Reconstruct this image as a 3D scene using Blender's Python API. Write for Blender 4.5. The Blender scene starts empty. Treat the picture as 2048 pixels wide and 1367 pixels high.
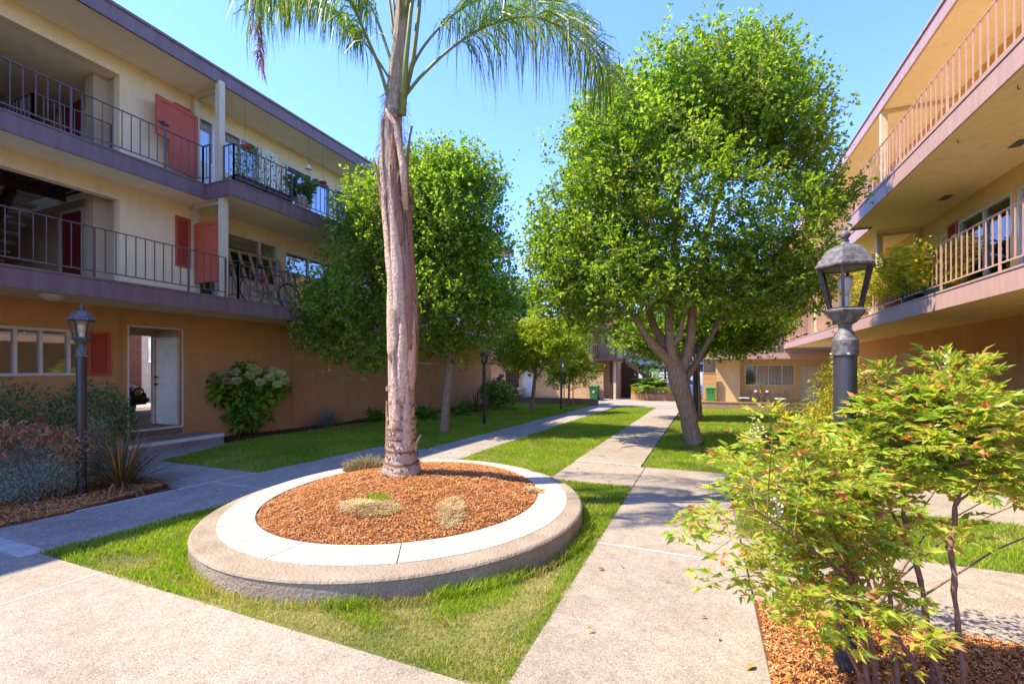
import bpy, math, random
import numpy as np
from mathutils import Vector
PI = math.pi
sc = bpy.context.scene
COL = sc.collection
# ---------------------------------------------------------------- camera
TH = math.atan2(383, 910); S_, C_ = math.sin(TH), math.cos(TH); CH = 1.6
cam = bpy.data.objects.new('camera', bpy.data.cameras.new('camera'))
cam.data.lens = 16.0; cam.data.sensor_width = 36; cam.data.shift_y = 0.0266
cam.data.clip_end = 2000; cam.data.clip_start = 0.05
cam.location = (0, 0, CH); cam.rotation_euler = (PI/2, 0, TH)
COL.objects.link(cam); sc.camera = cam
# ---------------------------------------------------------------- world and sun
SUN = Vector((1.0, 0.56, -1.7)).normalized()
w = bpy.data.worlds.new('World'); sc.world = w; w.use_nodes = True
nt = w.node_tree; bg = nt.nodes['Background']
sky = nt.nodes.new('ShaderNodeTexSky'); sky.sky_type = 'NISHITA'; sky.sun_disc = False
sky.sun_elevation = math.asin(-SUN.z); sky.sun_rotation = math.atan2(-SUN.x, -SUN.y)
sky.altitude = 0; sky.air_density = 1.0; sky.dust_density = 0.0; sky.ozone_density = 2.2
hs = nt.nodes.new('ShaderNodeMix'); hs.data_type = 'RGBA'; hs.blend_type = 'MULTIPLY'; hs.inputs[0].default_value = 1; hs.inputs[7].default_value = (.43, .52, .84, 1)
nt.links.new(sky.outputs[0], hs.inputs[6]); nt.links.new(hs.outputs[2], bg.inputs[0]); bg.inputs[1].default_value = 0.15
sl = bpy.data.lights.new('sun', 'SUN'); sl.energy = 2.2; sl.angle = math.radians(0.53); sl.color = (1, 0.87, 0.68)
so = bpy.data.objects.new('sun', sl); so.rotation_euler = SUN.to_track_quat('-Z', 'Y').to_euler(); so.location = (-20, -10, 40)
COL.objects.link(so)
sc.view_settings.view_transform = 'Standard'; sc.view_settings.look = 'None'
sc.view_settings.exposure = 2.38; sc.view_settings.gamma = 1
sc.cycles.max_bounces = 10; sc.cycles.diffuse_bounces = 6; sc.cycles.glossy_bounces = 4
sc.cycles.transmission_bounces = 6; sc.cycles.transparent_max_bounces = 16
sc.cycles.sample_clamp_indirect = 6; sc.cycles.caustics_reflective = False; sc.cycles.caustics_refractive = False
# ---------------------------------------------------------------- helpers
def zg(y): return -0.0152*y
def pt(u, v, t):                      # where the photo's pixel lies at depth t
    a = (u-1024)/910.
    return np.array([(-S_+a*C_)*t, (C_+a*S_)*t, CH+(738-v)/910.*t])
class MB:
    """collects faces; build() makes ONE mesh object"""
    def __init__(s): s.v = []; s.n = 0; s.f = []
    def add(s, verts, faces, m=0):
        verts = np.asarray(verts, float).reshape(-1, 3)
        if isinstance(faces, np.ndarray): s.f.append((faces.reshape(-1, faces.shape[-1])+s.n, m))
        else:
            by = {}
            for q in faces: by.setdefault(len(q), []).append(q)
            for k, l in by.items(): s.f.append((np.array(l)+s.n, m))
        s.v.append(verts); s.n += len(verts); return s
    def box(s, x0, x1, y0, y1, z0, z1, m=0):
        v = [(x, y, z) for x in (x0, x1) for y in (y0, y1) for z in (z0, z1)]
        return s.add(v, np.array([(0,1,3,2),(4,6,7,5),(0,4,5,1),(2,3,7,6),(0,2,6,4),(1,5,7,3)]), m)
    def bar(s, p, q, w, h=None, m=0, up=(0,0,1)):
        p = np.array(p, float); q = np.array(q, float); d = q-p; d /= (np.linalg.norm(d)+1e-9)
        h = h or w; u = np.array(up, float)
        if abs(d@u) > .95: u = np.array([0, 1., 0])
        a = np.cross(d, u); a /= np.linalg.norm(a); b = np.cross(a, d)
        v = [c+a*i*w/2+b*j*h/2 for c in (p, q) for i, j in ((-1,-1),(1,-1),(1,1),(-1,1))]
        return s.add(v, np.array([(3,2,1,0),(4,5,6,7),(0,1,5,4),(1,2,6,5),(2,3,7,6),(3,0,4,7)]), m)
    def tube(s, pts, rad, n=8, m=0, cap=True):
        pts = np.array(pts, float); k = len(pts)
        rad = np.ones(k)*rad if np.isscalar(rad) else np.array(rad, float)
        t = np.gradient(pts, axis=0); t /= (np.linalg.norm(t, axis=1)[:, None]+1e-9)
        u = np.array([0, 0, 1.]) if abs(t[0, 2]) < .9 else np.array([1., 0, 0])
        A = []
        for i in range(k):
            a = np.cross(t[i], u); a /= (np.linalg.norm(a)+1e-9); u = np.cross(a, t[i]); A.append((a, u.copy()))
        an = np.arange(n)*2*PI/n
        v = np.concatenate([pts[i]+rad[i]*(np.cos(an)[:, None]*A[i][0]+np.sin(an)[:, None]*A[i][1]) for i in range(k)])
        f = [(i*n+j, i*n+(j+1) % n, (i+1)*n+(j+1) % n, (i+1)*n+j) for i in range(k-1) for j in range(n)]
        if cap: f += [tuple(range(n))[::-1], tuple(range((k-1)*n, k*n))]
        return s.add(v, f, m)
    def lathe(s, prof, c=(0,0,0), n=24, m=0, rot=0):
        an = np.arange(n)*2*PI/n+rot; k = len(prof)
        v = [(c[0]+r*math.cos(a), c[1]+r*math.sin(a), c[2]+z) for r, z in prof for a in an]
        f = [(i*n+j, i*n+(j+1) % n, (i+1)*n+(j+1) % n, (i+1)*n+j) for i in range(k-1) for j in range(n)]
        f += [tuple(range(n))[::-1], tuple(range((k-1)*n, k*n))]
        return s.add(v, f, m)
    def prism(s, poly, z0, z1, m=0):
        """vertical prism on a plan polygon; z0, z1 numbers or functions of (x, y)"""
        g0 = z0 if callable(z0) else (lambda x, y: z0); g1 = z1 if callable(z1) else (lambda x, y: z1)
        n = len(poly); ar = sum(poly[i][0]*poly[(i+1) % n][1]-poly[(i+1) % n][0]*poly[i][1] for i in range(n))
        if ar < 0: poly = poly[::-1]
        v = [(x, y, g0(x, y)) for x, y in poly]+[(x, y, g1(x, y)) for x, y in poly]
        f = [tuple(range(n))[::-1], tuple(range(n, 2*n))]+[(i, (i+1) % n, n+(i+1) % n, n+i) for i in range(n)]
        return s.add(v, f, m)
    def build(s, name, mats, parent=None, smooth=False, bevel=0):
        V = np.concatenate(s.v) if s.v else np.zeros((0, 3))
        off = np.zeros(3)
        if parent is not None:
            p = parent
            while p is not None: off += np.array(p.location); p = p.parent
        V = V-off
        me = bpy.data.meshes.new(name)
        lt = np.concatenate([np.full(len(f), f.shape[1]) for f, _ in s.f])
        li = np.concatenate([f.ravel() for f, _ in s.f]); mi = np.concatenate([np.full(len(f), m) for f, m in s.f])
        me.vertices.add(len(V)); me.vertices.foreach_set('co', V.astype(np.float32).ravel())
        me.loops.add(len(li)); me.loops.foreach_set('vertex_index', li.astype(np.int32))
        me.polygons.add(len(lt)); me.polygons.foreach_set('loop_start', np.concatenate([[0], np.cumsum(lt)[:-1]]).astype(np.int32))
        me.polygons.foreach_set('loop_total', lt.astype(np.int32)); me.polygons.foreach_set('material_index', mi.astype(np.int32))
        me.polygons.foreach_set('use_smooth', np.full(len(lt), bool(smooth)))
        for mm in (mats if isinstance(mats, (list, tuple)) else [mats]): me.materials.append(mm)
        me.update(calc_edges=True); me.validate()
        o = bpy.data.objects.new(name, me); COL.objects.link(o)
        if parent is not None: o.parent = parent
        if bevel:
            b = o.modifiers.new('bevel', 'BEVEL'); b.width = bevel; b.segments = 2; b.limit_method = 'ANGLE'; b.angle_limit = .6
        return o
def tag(o, label, cat, group=None, kind=None):
    if label: o['label'] = label
    if cat: o['category'] = cat
    if group: o['group'] = group
    if kind: o['kind'] = kind
    return o
def thing(name, label, cat, loc=(0,0,0), group=None, rz=0):
    o = bpy.data.objects.new(name, None); COL.objects.link(o); o.location = loc; o.rotation_euler = (0, 0, rz)
    o.empty_display_size = .2
    return tag(o, label, cat, group)
def dup(o, parent=None, loc=None, label=None, group=None):
    c = o.copy(); COL.objects.link(c); c.parent = parent
    for ch in o.children: dup(ch, c)
    if loc is not None: c.location = loc
    if label: c['label'] = label
    if group: c['group'] = group
    return c
# ---------------------------------------------------------------- materials
def nd(t, ty, **kw):
    n = t.nodes.new(ty)
    for k, v in kw.items(): setattr(n, k, v)
    return n
def base_mat(name):
    m = bpy.data.materials.new(name); m.use_nodes = True; t = m.node_tree
    return m, t, t.nodes['Principled BSDF']
def ramp(t, fac, stops):
    r = nd(t, 'ShaderNodeValToRGB'); e = r.color_ramp.elements
    while len(e) < len(stops): e.new(.5)
    for i, (p, c) in enumerate(stops): e[i].position = p; e[i].color = tuple(c)+(1,)
    t.links.new(fac, r.inputs[0]); return r.outputs[0]
def mixc(t, f, a, b, mode='MIX'):
    n = nd(t, 'ShaderNodeMix', data_type='RGBA', blend_type=mode)
    for s_, x in ((0, f), (6, a), (7, b)):
        if isinstance(x, (int, float)): n.inputs[s_].default_value = x
        elif isinstance(x, tuple): n.inputs[s_].default_value = x+(1,)
        else: t.links.new(x, n.inputs[s_])
    return n.outputs[2]
def noise(t, scale, detail=4, rough=.55, stretch=None):
    tc = nd(t, 'ShaderNodeTexCoord'); n = nd(t, 'ShaderNodeTexNoise'); n.inputs['Scale'].default_value = scale
    n.inputs['Detail'].default_value = detail; n.inputs['Roughness'].default_value = rough
    if stretch:
        mp = nd(t, 'ShaderNodeMapping'); mp.inputs['Scale'].default_value = stretch
        t.links.new(tc.outputs['Object'], mp.inputs[0]); t.links.new(mp.outputs[0], n.inputs['Vector'])
    else: t.links.new(tc.outputs['Object'], n.inputs['Vector'])
    return n.outputs['Fac']
def bump(t, b, h, strength=.3, dist=.01):
    n = nd(t, 'ShaderNodeBump'); n.inputs['Strength'].default_value = strength; n.inputs['Distance'].default_value = dist
    t.links.new(h, n.inputs['Height']); t.links.new(n.outputs[0], b.inputs['Normal'])
def M(name, c, c2=None, scale=3, rough=.7, bs=0, bscale=60, bd=.01, spec=.3, metal=0, stretch=None, fine=None):
    m, t, b = base_mat(name)
    c2 = c2 or tuple(x*.82 for x in c)
    col = ramp(t, noise(t, scale, 5, .6, stretch), [(.3, c2), (.7, c)])
    if fine: col = mixc(t, ramp(t, noise(t, fine[0], 3), [(.42, (0,0,0)), (.62, (1,1,1))]), col, fine[1])
    t.links.new(col, b.inputs['Base Color']); b.inputs['Roughness'].default_value = rough
    b.inputs['Specular IOR Level'].default_value = spec; b.inputs['Metallic'].default_value = metal
    if bs: bump(t, b, noise(t, bscale, 4, .6), bs, bd)
    return m
def stucco(name, c, dirt=.85):
    m, t, b = base_mat(name)
    col = ramp(t, noise(t, .9, 6, .65), [(.3, tuple(x*dirt for x in c)), (.65, c)])
    col = mixc(t, ramp(t, noise(t, 90, 3, .7), [(.35, (0,0,0)), (.7, (.35,)*3)]), col, tuple(x*.62 for x in c))
    col = mixc(t, ramp(t, noise(t, 1.6, 4, .6, (3, 3, .35)), [(.48, (0,0,0)), (.8, (.34,)*3)]), col, tuple(x*.5 for x in c))
    t.links.new(col, b.inputs['Base Color']); b.inputs['Roughness'].default_value = .9; b.inputs['Specular IOR Level'].default_value = .15
    bump(t, b, noise(t, 110, 5, .7), .6, .008)
    return m
def aggregate(name, a, bcol, dark, stain=.75, scale=150):
    m, t, b = base_mat(name)
    tc = nd(t, 'ShaderNodeTexCoord'); v = nd(t, 'ShaderNodeTexVoronoi'); v.inputs['Scale'].default_value = scale
    t.links.new(tc.outputs['Object'], v.inputs['Vector'])
    sep = nd(t, 'ShaderNodeSeparateColor'); t.links.new(v.outputs['Color'], sep.inputs[0])
    peb = ramp(t, sep.outputs[0], [(0, dark), (.18, a), (.6, bcol), (.9, tuple(min(.8, x*1.35) for x in bcol))])
    st = ramp(t, noise(t, .8, 7, .7), [(.3, (stain,)*3), (.65, (1,)*3)])
    col = mixc(t, 1.0, peb, st, 'MULTIPLY')
    fine = ramp(t, noise(t, 9, 6, .75), [(.35, (.82,)*3), (.6, (1.04,)*3)])
    col = mixc(t, 1.0, col, fine, 'MULTIPLY')
    big = ramp(t, noise(t, .33, 8, .72), [(.38, (.80,.78,.76)), (.5, (1,)*3), (.66, (1.07,1.06,1.04))]); col = mixc(t, 1.0, col, big, 'MULTIPLY')
    nz = nd(t, 'ShaderNodeTexNoise'); nz.inputs['Scale'].default_value = 3; nz.inputs['Detail'].default_value = 6; t.links.new(tc.outputs['Object'], nz.inputs['Vector'])
    va = nd(t, 'ShaderNodeVectorMath', operation='MULTIPLY_ADD'); va.inputs[1].default_value = (.28,)*3; t.links.new(nz.outputs['Color'], va.inputs[0]); t.links.new(tc.outputs['Object'], va.inputs[2])
    vc = nd(t, 'ShaderNodeTexVoronoi', feature='DISTANCE_TO_EDGE'); vc.inputs['Scale'].default_value = .42; t.links.new(va.outputs[0], vc.inputs['Vector'])
    cr = ramp(t, vc.outputs['Distance'], [(0, (.45,.42,.40)), (.0022, (.62,.6,.58)), (.0034, (1,)*3)]); gate = ramp(t, noise(t, .6, 2), [(.55, (0,)*3), (.6, (1,)*3)])
    col = mixc(t, gate, col, mixc(t, 1.0, col, cr, 'MULTIPLY'))
    t.links.new(col, b.inputs['Base Color']); b.inputs['Roughness'].default_value = .9; b.inputs['Specular IOR Level'].default_value = .15
    bump(t, b, v.outputs['Distance'], .35, .004)
    return m
def leafmat(name, stops, trans=.35, rough=.42, spec=.45, tint=(1.05, 1.1, .3)):
    m, t, b = base_mat(name)
    g = nd(t, 'ShaderNodeNewGeometry')
    col = ramp(t, g.outputs['Random Per Island'], stops)
    big = ramp(t, noise(t, .8, 3), [(.3, (.78,)*3), (.7, (1.15,)*3)])
    col = mixc(t, 1.0, col, big, 'MULTIPLY')
    t.links.new(col, b.inputs['Base Color']); b.inputs['Roughness'].default_value = rough; b.inputs['Specular IOR Level'].default_value = spec
    tr = nd(t, 'ShaderNodeBsdfTranslucent'); c2 = mixc(t, 1.0, col, tuple(x*1.5 for x in tint), 'MULTIPLY')
    t.links.new(c2, tr.inputs[0])
    mx = nd(t, 'ShaderNodeMixShader'); mx.inputs[0].default_value = trans
    t.links.new(b.outputs[0], mx.inputs[1]); t.links.new(tr.outputs[0], mx.inputs[2])
    t.links.new(mx.outputs[0], t.nodes['Material Output'].inputs[0])
    return m
def glassmat(name, tint=(.55,.6,.62), refl=.35, base=.22):
    m = bpy.data.materials.new(name); m.use_nodes = True; t = m.node_tree; t.nodes.clear()
    o = nd(t, 'ShaderNodeOutputMaterial'); tr = nd(t, 'ShaderNodeBsdfTransparent'); tr.inputs[0].default_value = tint+(1,)
    gl = nd(t, 'ShaderNodeBsdfGlossy'); gl.inputs['Roughness'].default_value = .02; gl.inputs[0].default_value = (.9,.95,1,1)
    lw = nd(t, 'ShaderNodeLayerWeight'); lw.inputs[0].default_value = refl
    bn = nd(t, 'ShaderNodeBump'); bn.inputs['Strength'].default_value = .04; t.links.new(noise(t, 1.5, 2), bn.inputs['Height']); t.links.new(bn.outputs[0], gl.inputs['Normal'])
    mr = nd(t, 'ShaderNodeMapRange'); mr.inputs['To Min'].default_value = base; t.links.new(lw.outputs[0], mr.inputs[0]); mx = nd(t, 'ShaderNodeMixShader'); t.links.new(mr.outputs[0], mx.inputs[0]); t.links.new(tr.outputs[0], mx.inputs[1]); t.links.new(gl.outputs[0], mx.inputs[2])
    t.links.new(mx.outputs[0], o.inputs[0]); return m
m_cream = stucco('cream_stucco', (.86,.69,.40)); m_brown = stucco('tan_brown_stucco', (.62,.32,.13)); m_tan = stucco('tan_stucco', (.55,.36,.21))
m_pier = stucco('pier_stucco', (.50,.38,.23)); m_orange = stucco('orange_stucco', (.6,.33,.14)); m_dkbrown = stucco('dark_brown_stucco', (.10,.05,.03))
m_soffitr = stucco('bounce_tinted_soffit', (.88,.70,.45), .95); m_soffit = stucco('soffit_plaster', (.88,.77,.54), .94); m_fasc = M('purple_brown_fascia', (.20,.13,.125), (.14,.088,.085), 3, .5, .1, 30, stretch=(2.5,2.5,.35))  # right soffit copy tinted amber to stand for light bounced off the paving
m_fascr = M('sunlit_tone_fascia', (.47,.295,.25), (.37,.235,.205), 3, .5, .1, 30, stretch=(2.5,2.5,.35))  # fascia brown lifted in its colour to carry sunlight on the right-hand blocks
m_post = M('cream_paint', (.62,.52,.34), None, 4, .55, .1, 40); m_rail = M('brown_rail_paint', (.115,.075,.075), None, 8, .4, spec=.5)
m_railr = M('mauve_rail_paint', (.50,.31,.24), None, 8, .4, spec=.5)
m_red = M('terracotta_red_paint', (.50,.10,.045), (.43,.085,.04), 6, .5, .1, 40); m_dkred = M('dark_red_door', (.22,.022,.016), None, 5, .4, spec=.4)
m_alu = M('window_frame_metal', (.66,.64,.58), None, 6, .35, metal=.2, spec=.5); m_white = M('white_paint', (.74,.71,.62), None, 5, .5)
m_glass = glassmat('window_glass', (.97,.98,.98), .25, .12); m_clear = glassmat('lantern_glass', (.97,.97,.92), .1, .05)
m_room = M('room_interior', (.10,.085,.07), rough=.9); 
m_wood = M('dark_stained_wood', (.075,.035,.024), (.04,.02,.015), 5, .7, .3, 30, stretch=(1, 8, 8)); m_tread = M('concrete_tread', (.42,.36,.28), None, 8, .85, .2, 60)
m_rawwood = M('raw_lumber', (.50,.30,.15), (.36,.2,.1), 7, .7, .2, 40, stretch=(1,1,6))
m_black = M('black_metal', (.022,.02,.024), (.035,.03,.032), 10, .38, .08, 80, spec=.6); m_blackfab = M('black_fabric', (.012,.012,.014), rough=.85)
m_grey = M('weathered_grey_metal', (.105,.10,.10), (.055,.052,.05), 14, .58, .35, 60, .004, spec=.4, metal=.2, fine=(38,(.16,.15,.14)))
m_conc = aggregate('exposed_aggregate_concrete', (.295,.25,.19), (.35,.30,.232), (.17,.135,.10), .82, 190)
m_concold = aggregate('old_aggregate_concrete', (.27,.235,.19), (.37,.325,.265), (.11,.09,.08), .72, 150)
m_joint = M('white_cement_joint', (.50,.47,.43), (.32,.30,.27), 14, .9, .3, 80)
m_rimw = M('smooth_white_concrete', (.375,.33,.265), (.28,.24,.18), 2.2, .85, .25, 120, .003, fine=(70, (.60,.52,.40)))
m_rimg = M('rough_grey_concrete', (.42,.35,.255), (.22,.17,.115), 2.6, .9, 1.0, 42, .02, fine=(60, (.30,.24,.17)))
m_soil = M('lawn_soil', (.12,.145,.035), (.08,.10,.025), 1.3, .95, .6, 60, .02, fine=(2.0, (.24,.20,.08)))
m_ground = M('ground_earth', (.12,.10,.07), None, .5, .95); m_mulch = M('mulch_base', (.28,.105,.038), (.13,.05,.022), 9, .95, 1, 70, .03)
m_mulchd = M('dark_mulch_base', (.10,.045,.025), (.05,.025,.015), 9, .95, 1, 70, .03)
def islandmat(name, stops, rough=.8):
    m, t, b = base_mat(name); g = nd(t, 'ShaderNodeNewGeometry')
    t.links.new(ramp(t, g.outputs['Random Per Island'], stops), b.inputs['Base Color']); b.inputs['Roughness'].default_value = rough
    b.inputs['Specular IOR Level'].default_value = .2; return m
m_chip = islandmat('wood_chips', [(0, (.20,.07,.02)), (.35, (.50,.185,.045)), (.7, (.62,.26,.07)), (.92, (.62,.38,.17)), (1, (.66,.50,.32))])
m_straw = islandmat('dry_straw', [(0, (.42,.27,.09)), (.6, (.58,.43,.19)), (1, (.66,.55,.32))])
m_lamb = M('terracotta_pot', (.52,.19,.08), None, 10, .75, .1, 40); m_pot = M('dark_planter_box', (.07,.035,.025), None, 8, .6)
m_asph = M('asphalt', (.07,.07,.075), (.05,.05,.05), 3, .9, .3, 150); m_brickgap = None
m_grassm = leafmat('grass_blades', [(0, (0.13,0.245,0.0135)), (.5, (0.221,0.347,0.018)), (.85, (0.325,0.428,0.027)), (.96, (0.468,0.428,0.063)), (1, (0.65,0.449,0.144))], .45, .5, .2)
m_grassd = leafmat('dry_grass_blades', [(0, (0.138,0.242,0.02)), (.4, (0.276,0.33,0.05)), (.7, (0.483,0.396,0.12)), (1, (0.575,0.418,0.18))], .3, .6, .2)
m_pear = leafmat('pear_leaves', [(0, (.105,.19,.02)), (.5, (.19,.31,.03)), (.85, (.29,.40,.045)), (1, (.42,.47,.08))], .55, .45, .35)
m_pearl = leafmat('young_pear_leaves_sunlit', [(0, (0.158,0.248,0.0149)), (.5, (0.293,0.381,0.0198)), (.85, (0.495,0.496,0.0297)), (1, (.50,.52,.06))], .48, .45, .35)  # young leaf greens, lightened so the colour carries sunlight on these crowns
m_palmleaf = leafmat('palm_leaflets', [(0, (0.0829,0.196,0.022)), (.5, (0.15,0.284,0.033)), (.85, (0.332,0.406,0.044)), (1, (0.68,0.51,0.077))], .35, .35, .5)
m_deadleaf = leafmat('dry_palm_leaflets', [(0, (.20,.10,.06)), (1, (.42,.24,.15))], .3, .7, .1, (1,.8,.6))
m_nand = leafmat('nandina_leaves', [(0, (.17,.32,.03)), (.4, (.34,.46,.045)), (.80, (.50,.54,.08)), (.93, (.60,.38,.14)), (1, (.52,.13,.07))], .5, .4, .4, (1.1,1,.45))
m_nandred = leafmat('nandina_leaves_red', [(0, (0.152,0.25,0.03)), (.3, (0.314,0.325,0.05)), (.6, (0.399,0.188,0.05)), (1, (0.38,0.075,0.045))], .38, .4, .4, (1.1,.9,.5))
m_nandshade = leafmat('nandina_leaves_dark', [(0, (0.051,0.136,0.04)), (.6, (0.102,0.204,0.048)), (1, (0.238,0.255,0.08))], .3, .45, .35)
m_nandpink = leafmat('nandina_leaves_pink', [(0, (0.17,0.21,0.048)), (.35, (0.34,0.3,0.08)), (.6, (0.544,0.21,0.176)), (1, (0.612,0.15,0.112))], .3, .45, .35, (1,.9,.6))
m_silver = leafmat('silver_foliage', [(0, (0.224,0.308,0.221)), (1, (0.42,0.532,0.39))], .2, .8, .1, (1,1,.9))
m_flax = leafmat('bronze_flax_blades', [(0, (0.09,0.105,0.039)), (.5, (0.165,0.14,0.052)), (.85, (0.24,0.112,0.052)), (1, (0.63,0.238,0.052))], .2, .45, .4)
m_hyd = leafmat('hydrangea_leaves', [(0, (0.098,0.22,0.02)), (.6, (0.176,0.338,0.025)), (1, (0.431,0.507,0.03))], .35, .45, .35)
m_hydf = leafmat('hydrangea_flowers', [(0, (.40,.48,.14)), (.6, (.62,.62,.26)), (1, (.66,.54,.34))], .3, .7, .1, (1,1,.8))
m_fern = leafmat('fern_leaves', [(0, (0.09,0.208,0.025)), (.6, (0.165,0.312,0.03)), (1, (0.3,0.416,0.04))], .35, .5, .3)
m_dryweed = leafmat('dry_weed', [(0, (.2,.22,.08)), (.5, (.38,.32,.14)), (1, (.45,.3,.2))], .3, .8, .1, (1,1,.8))
m_bushy = leafmat('yellow_green_leaves', [(0, (0.248,0.304,0.03)), (.6, (0.497,0.455,0.04)), (1, (0.776,0.557,0.07))], .4, .4, .4)
m_bgleaf = leafmat('background_leaves', [(0, (.04,.11,.015)), (1, (.11,.21,.03))], .35, .5, .3)
m_bark = M('pear_bark', (.42,.28,.17), (.20,.125,.075), 6, .9, .9, 24, .03, stretch=(5, 5, 1))
m_cane = M('nandina_cane', (.30,.17,.11), (.16,.09,.06), 30, .85, .6, 90, .005)
m_twig = M('green_twig', (.20,.20,.06), (.14,.10,.04), 20, .7)
# ---------------------------------------------------------------- ground
def slope(dz): return lambda x, y: zg(y)+dz
def rect(x0, x1, y0, y1): return [(x0, y0), (x1, y0), (x1, y1), (x0, y1)]
g = MB(); g.add([(x, y, zg(y)-.06) for x, y in [(-900,-400),(900,-400),(900,900),(-900,900)]], np.array([(0,1,2,3)]))
tag(g.build('ground', m_ground), 'bare earth under and beyond the courtyard', 'ground', kind='structure')
def slab(mb, poly, top, thick=.12): mb.prism(poly, slope(top-thick), slope(top))
def pave(name, polys, mat, top, label):
    mb = MB()
    for p in polys: slab(mb, p, top)
    return tag(mb.build(name, mat, bevel=.006), label, 'path', kind='structure')
pave('front_pavement', [rect(-4.46,.33,-7,2.10), rect(-9,-4.475,-7,2.10)], m_conc, .0, 'sunlit aggregate concrete pavement in the foreground')
pave('near_right_path', [rect(-.94,.33,2.12,4.345), rect(-.94,.33,4.37,6.76)], m_conc, .0, 'wide sunlit concrete path right of the round planter')
pave('right_cross_path', [rect(.345,7.5,3.70,5.06)], m_conc, 0.0, 'concrete cross path behind the red and green shrub')
pave('cross_path', [rect(-2.22,-.95,6.78,8.30), rect(-.94,6.5,6.775,8.32)], m_conc, 0.0, 'concrete cross path beyond the round planter')
pave('right_long_path', [rect(-2.22,-1.02,8.335,11.95), rect(-2.22,-1.02,11.97,17.9), rect(-2.22,-1.02,17.92,24.6)], m_conc, .02, 'long concrete path with leaf shadows left of the big tree')
pave('left_near_path', [rect(-6.68,-5.43,2.13,4.49), rect(-6.68,-5.43,4.51,8.30)], m_concold, 0.0, 'shaded grey aggregate path left of the round planter')
pave('left_planter_path', [[(-5.415,5.5),(-4.31,5.9),(-4.31,8.3),(-5.415,8.3)]], m_concold, -.002, 'path piece behind the round planter')
pave('left_long_path', [rect(-5.55,-4.33,8.33,12.4), rect(-5.55,-4.33,12.42,17), rect(-5.5,-4.25,17.02,24.6)], m_concold, .0, 'long half shaded path beside the left lawn')
pave('entry_path', [[(-6.70,4.15),(-6.70,5.2),(-9.2,5.2),(-10.1,7.15),(-11.24,7.4),(-11.24,4.15)]], m_concold, -.002, 'shaded path leading to the passage step')
pave('far_court', [[(-5.4,24.65),(-.2,24.65),(-.2,33),(-1.9,60),(-9,60),(-7,33),(-5.9,30)]], m_conc, -.0, 'pale concrete court at the far end of the paths')
pave('patio_left', [rect(-17,-5.45,24.8,32)], m_conc, -.03, 'patio behind the left low wall')
pave('patio_right', [rect(-.15,9,25.3,33)], m_conc, -.03, 'patio behind the right low wall')
jm = MB()
for x0, x1, y0, y1, h in [(-.94,.33,4.343,4.372,.003), (-2.22,-1.02,8.298,8.337,.018), (-6.72,-6.675,2.9,5.2,.004), (-6.68,-5.43,4.487,4.513,.003), (-9,-5.43,2.098,2.132,.004),
                          (-5.55,-4.33,8.3,8.332,.003), (-5.55,-4.33,12.398,12.422,.002), (-5.3,-.25,27.0,27.1,.004), (-4.48,-4.455,-7,2.1,.002)]:
    jm.prism(rect(x0,x1,y0,y1), slope(-.1), slope(h))
jm.prism([(-9,2.06),(-9,1.92),(-5.45,1.98),(-5.45,2.14),(-5.6,2.16)], slope(-.1), slope(.0035))
tag(jm.build('path_joints', m_joint), 'pale cement joints between the concrete slabs', 'path', kind='structure')
# asphalt lane beyond the passage and street behind
tag(MB().prism(rect(-60,-12.4,-12,40), -.3, .18).build('lane', M('pale_lane', (.34,.31,.28), (.2,.19,.18), .4, .9)), 'lane seen through the passage', 'lane', kind='structure')
tag(MB().prism([(-40,36.5),(40,36.5),(40,60),(-40,60)], slope(-.2), slope(.02)).build('street', m_asph), 'street beyond the far court', 'street', kind='structure')
# planter outlines (polar, traced)
PC = np.array([-3.08, 4.38])
def fo(c, a): return c[0]+sum(c[2*k-1]*math.cos(k*a)+c[2*k]*math.sin(k*a) for k in (1,2,3))
R_OUT = [1.919,.033,-.157,-.035,.018,.032,-.001]; R_MID = [1.811,-.038,-.049,-.017,-.004,.02,-.002]; R_IN = [1.52,-.075,.038,-.044,.006,.025,-.011]
def pz(y): return .17+.02*(y-4.4)
def inplanter(x, y, m=0):
    a = np.arctan2(y-PC[1], x-PC[0]); r = np.hypot(x-PC[0], y-PC[1])
    ro = R_OUT[0]+sum(R_OUT[2*k-1]*np.cos(k*a)+R_OUT[2*k]*np.sin(k*a) for k in (1,2,3))
    return r < ro+m
LAWNS = {  # name: (polygon, blades, label)
 'lawn_front': ([(-5.43,2.12),(-.96,2.12),(-.96,6.75),(-4.3,6.75),(-4.3,6.0),(-5.43,5.45)], 'lawn around the round planter'),
 'lawn_left': ([(-9.2,5.23),(-6.70,5.23),(-6.70,8.32),(-5.57,8.32),(-5.52,24.6),(-9.9,24.73),(-10.25,20.5),(-10.6,13.5),(-10.35,8.4),(-10.1,7.2)], 'shaded lawn between left building and path'),
 'lawn_center': ([(-4.31,6.2),(-2.6,6.4),(-2.24,6.8),(-2.24,24.4),(-3.9,24.5),(-4.31,18)], 'narrow lawn between the two long paths'),
 'lawn_right': ([(-1.0,8.36),(5.0,8.36),(5.4,24.9),(-.9,24.9)], 'lawn under the big tree'),
 'lawn_right_near': ([(.36,5.08),(5.6,5.08),(5.6,6.74),(.36,6.74)], 'sunny lawn strip behind the nandina')}
def grow(poly, d):
    n = len(poly); out = []; ar = sum(poly[i][0]*poly[(i+1) % n][1]-poly[(i+1) % n][0]*poly[i][1] for i in range(n)); sg = 1 if ar > 0 else -1
    for i in range(n):
        a, b, c = np.array(poly[i-1]), np.array(poly[i]), np.array(poly[(i+1) % n]); e1 = (b-a)/np.linalg.norm(b-a); e2 = (c-b)/np.linalg.norm(c-b)
        m_ = np.array([e1[1]+e2[1], -e1[0]-e2[0]])*sg; m_ /= np.linalg.norm(m_)+1e-9; out.append(tuple(b+m_*d))
    return out
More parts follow.
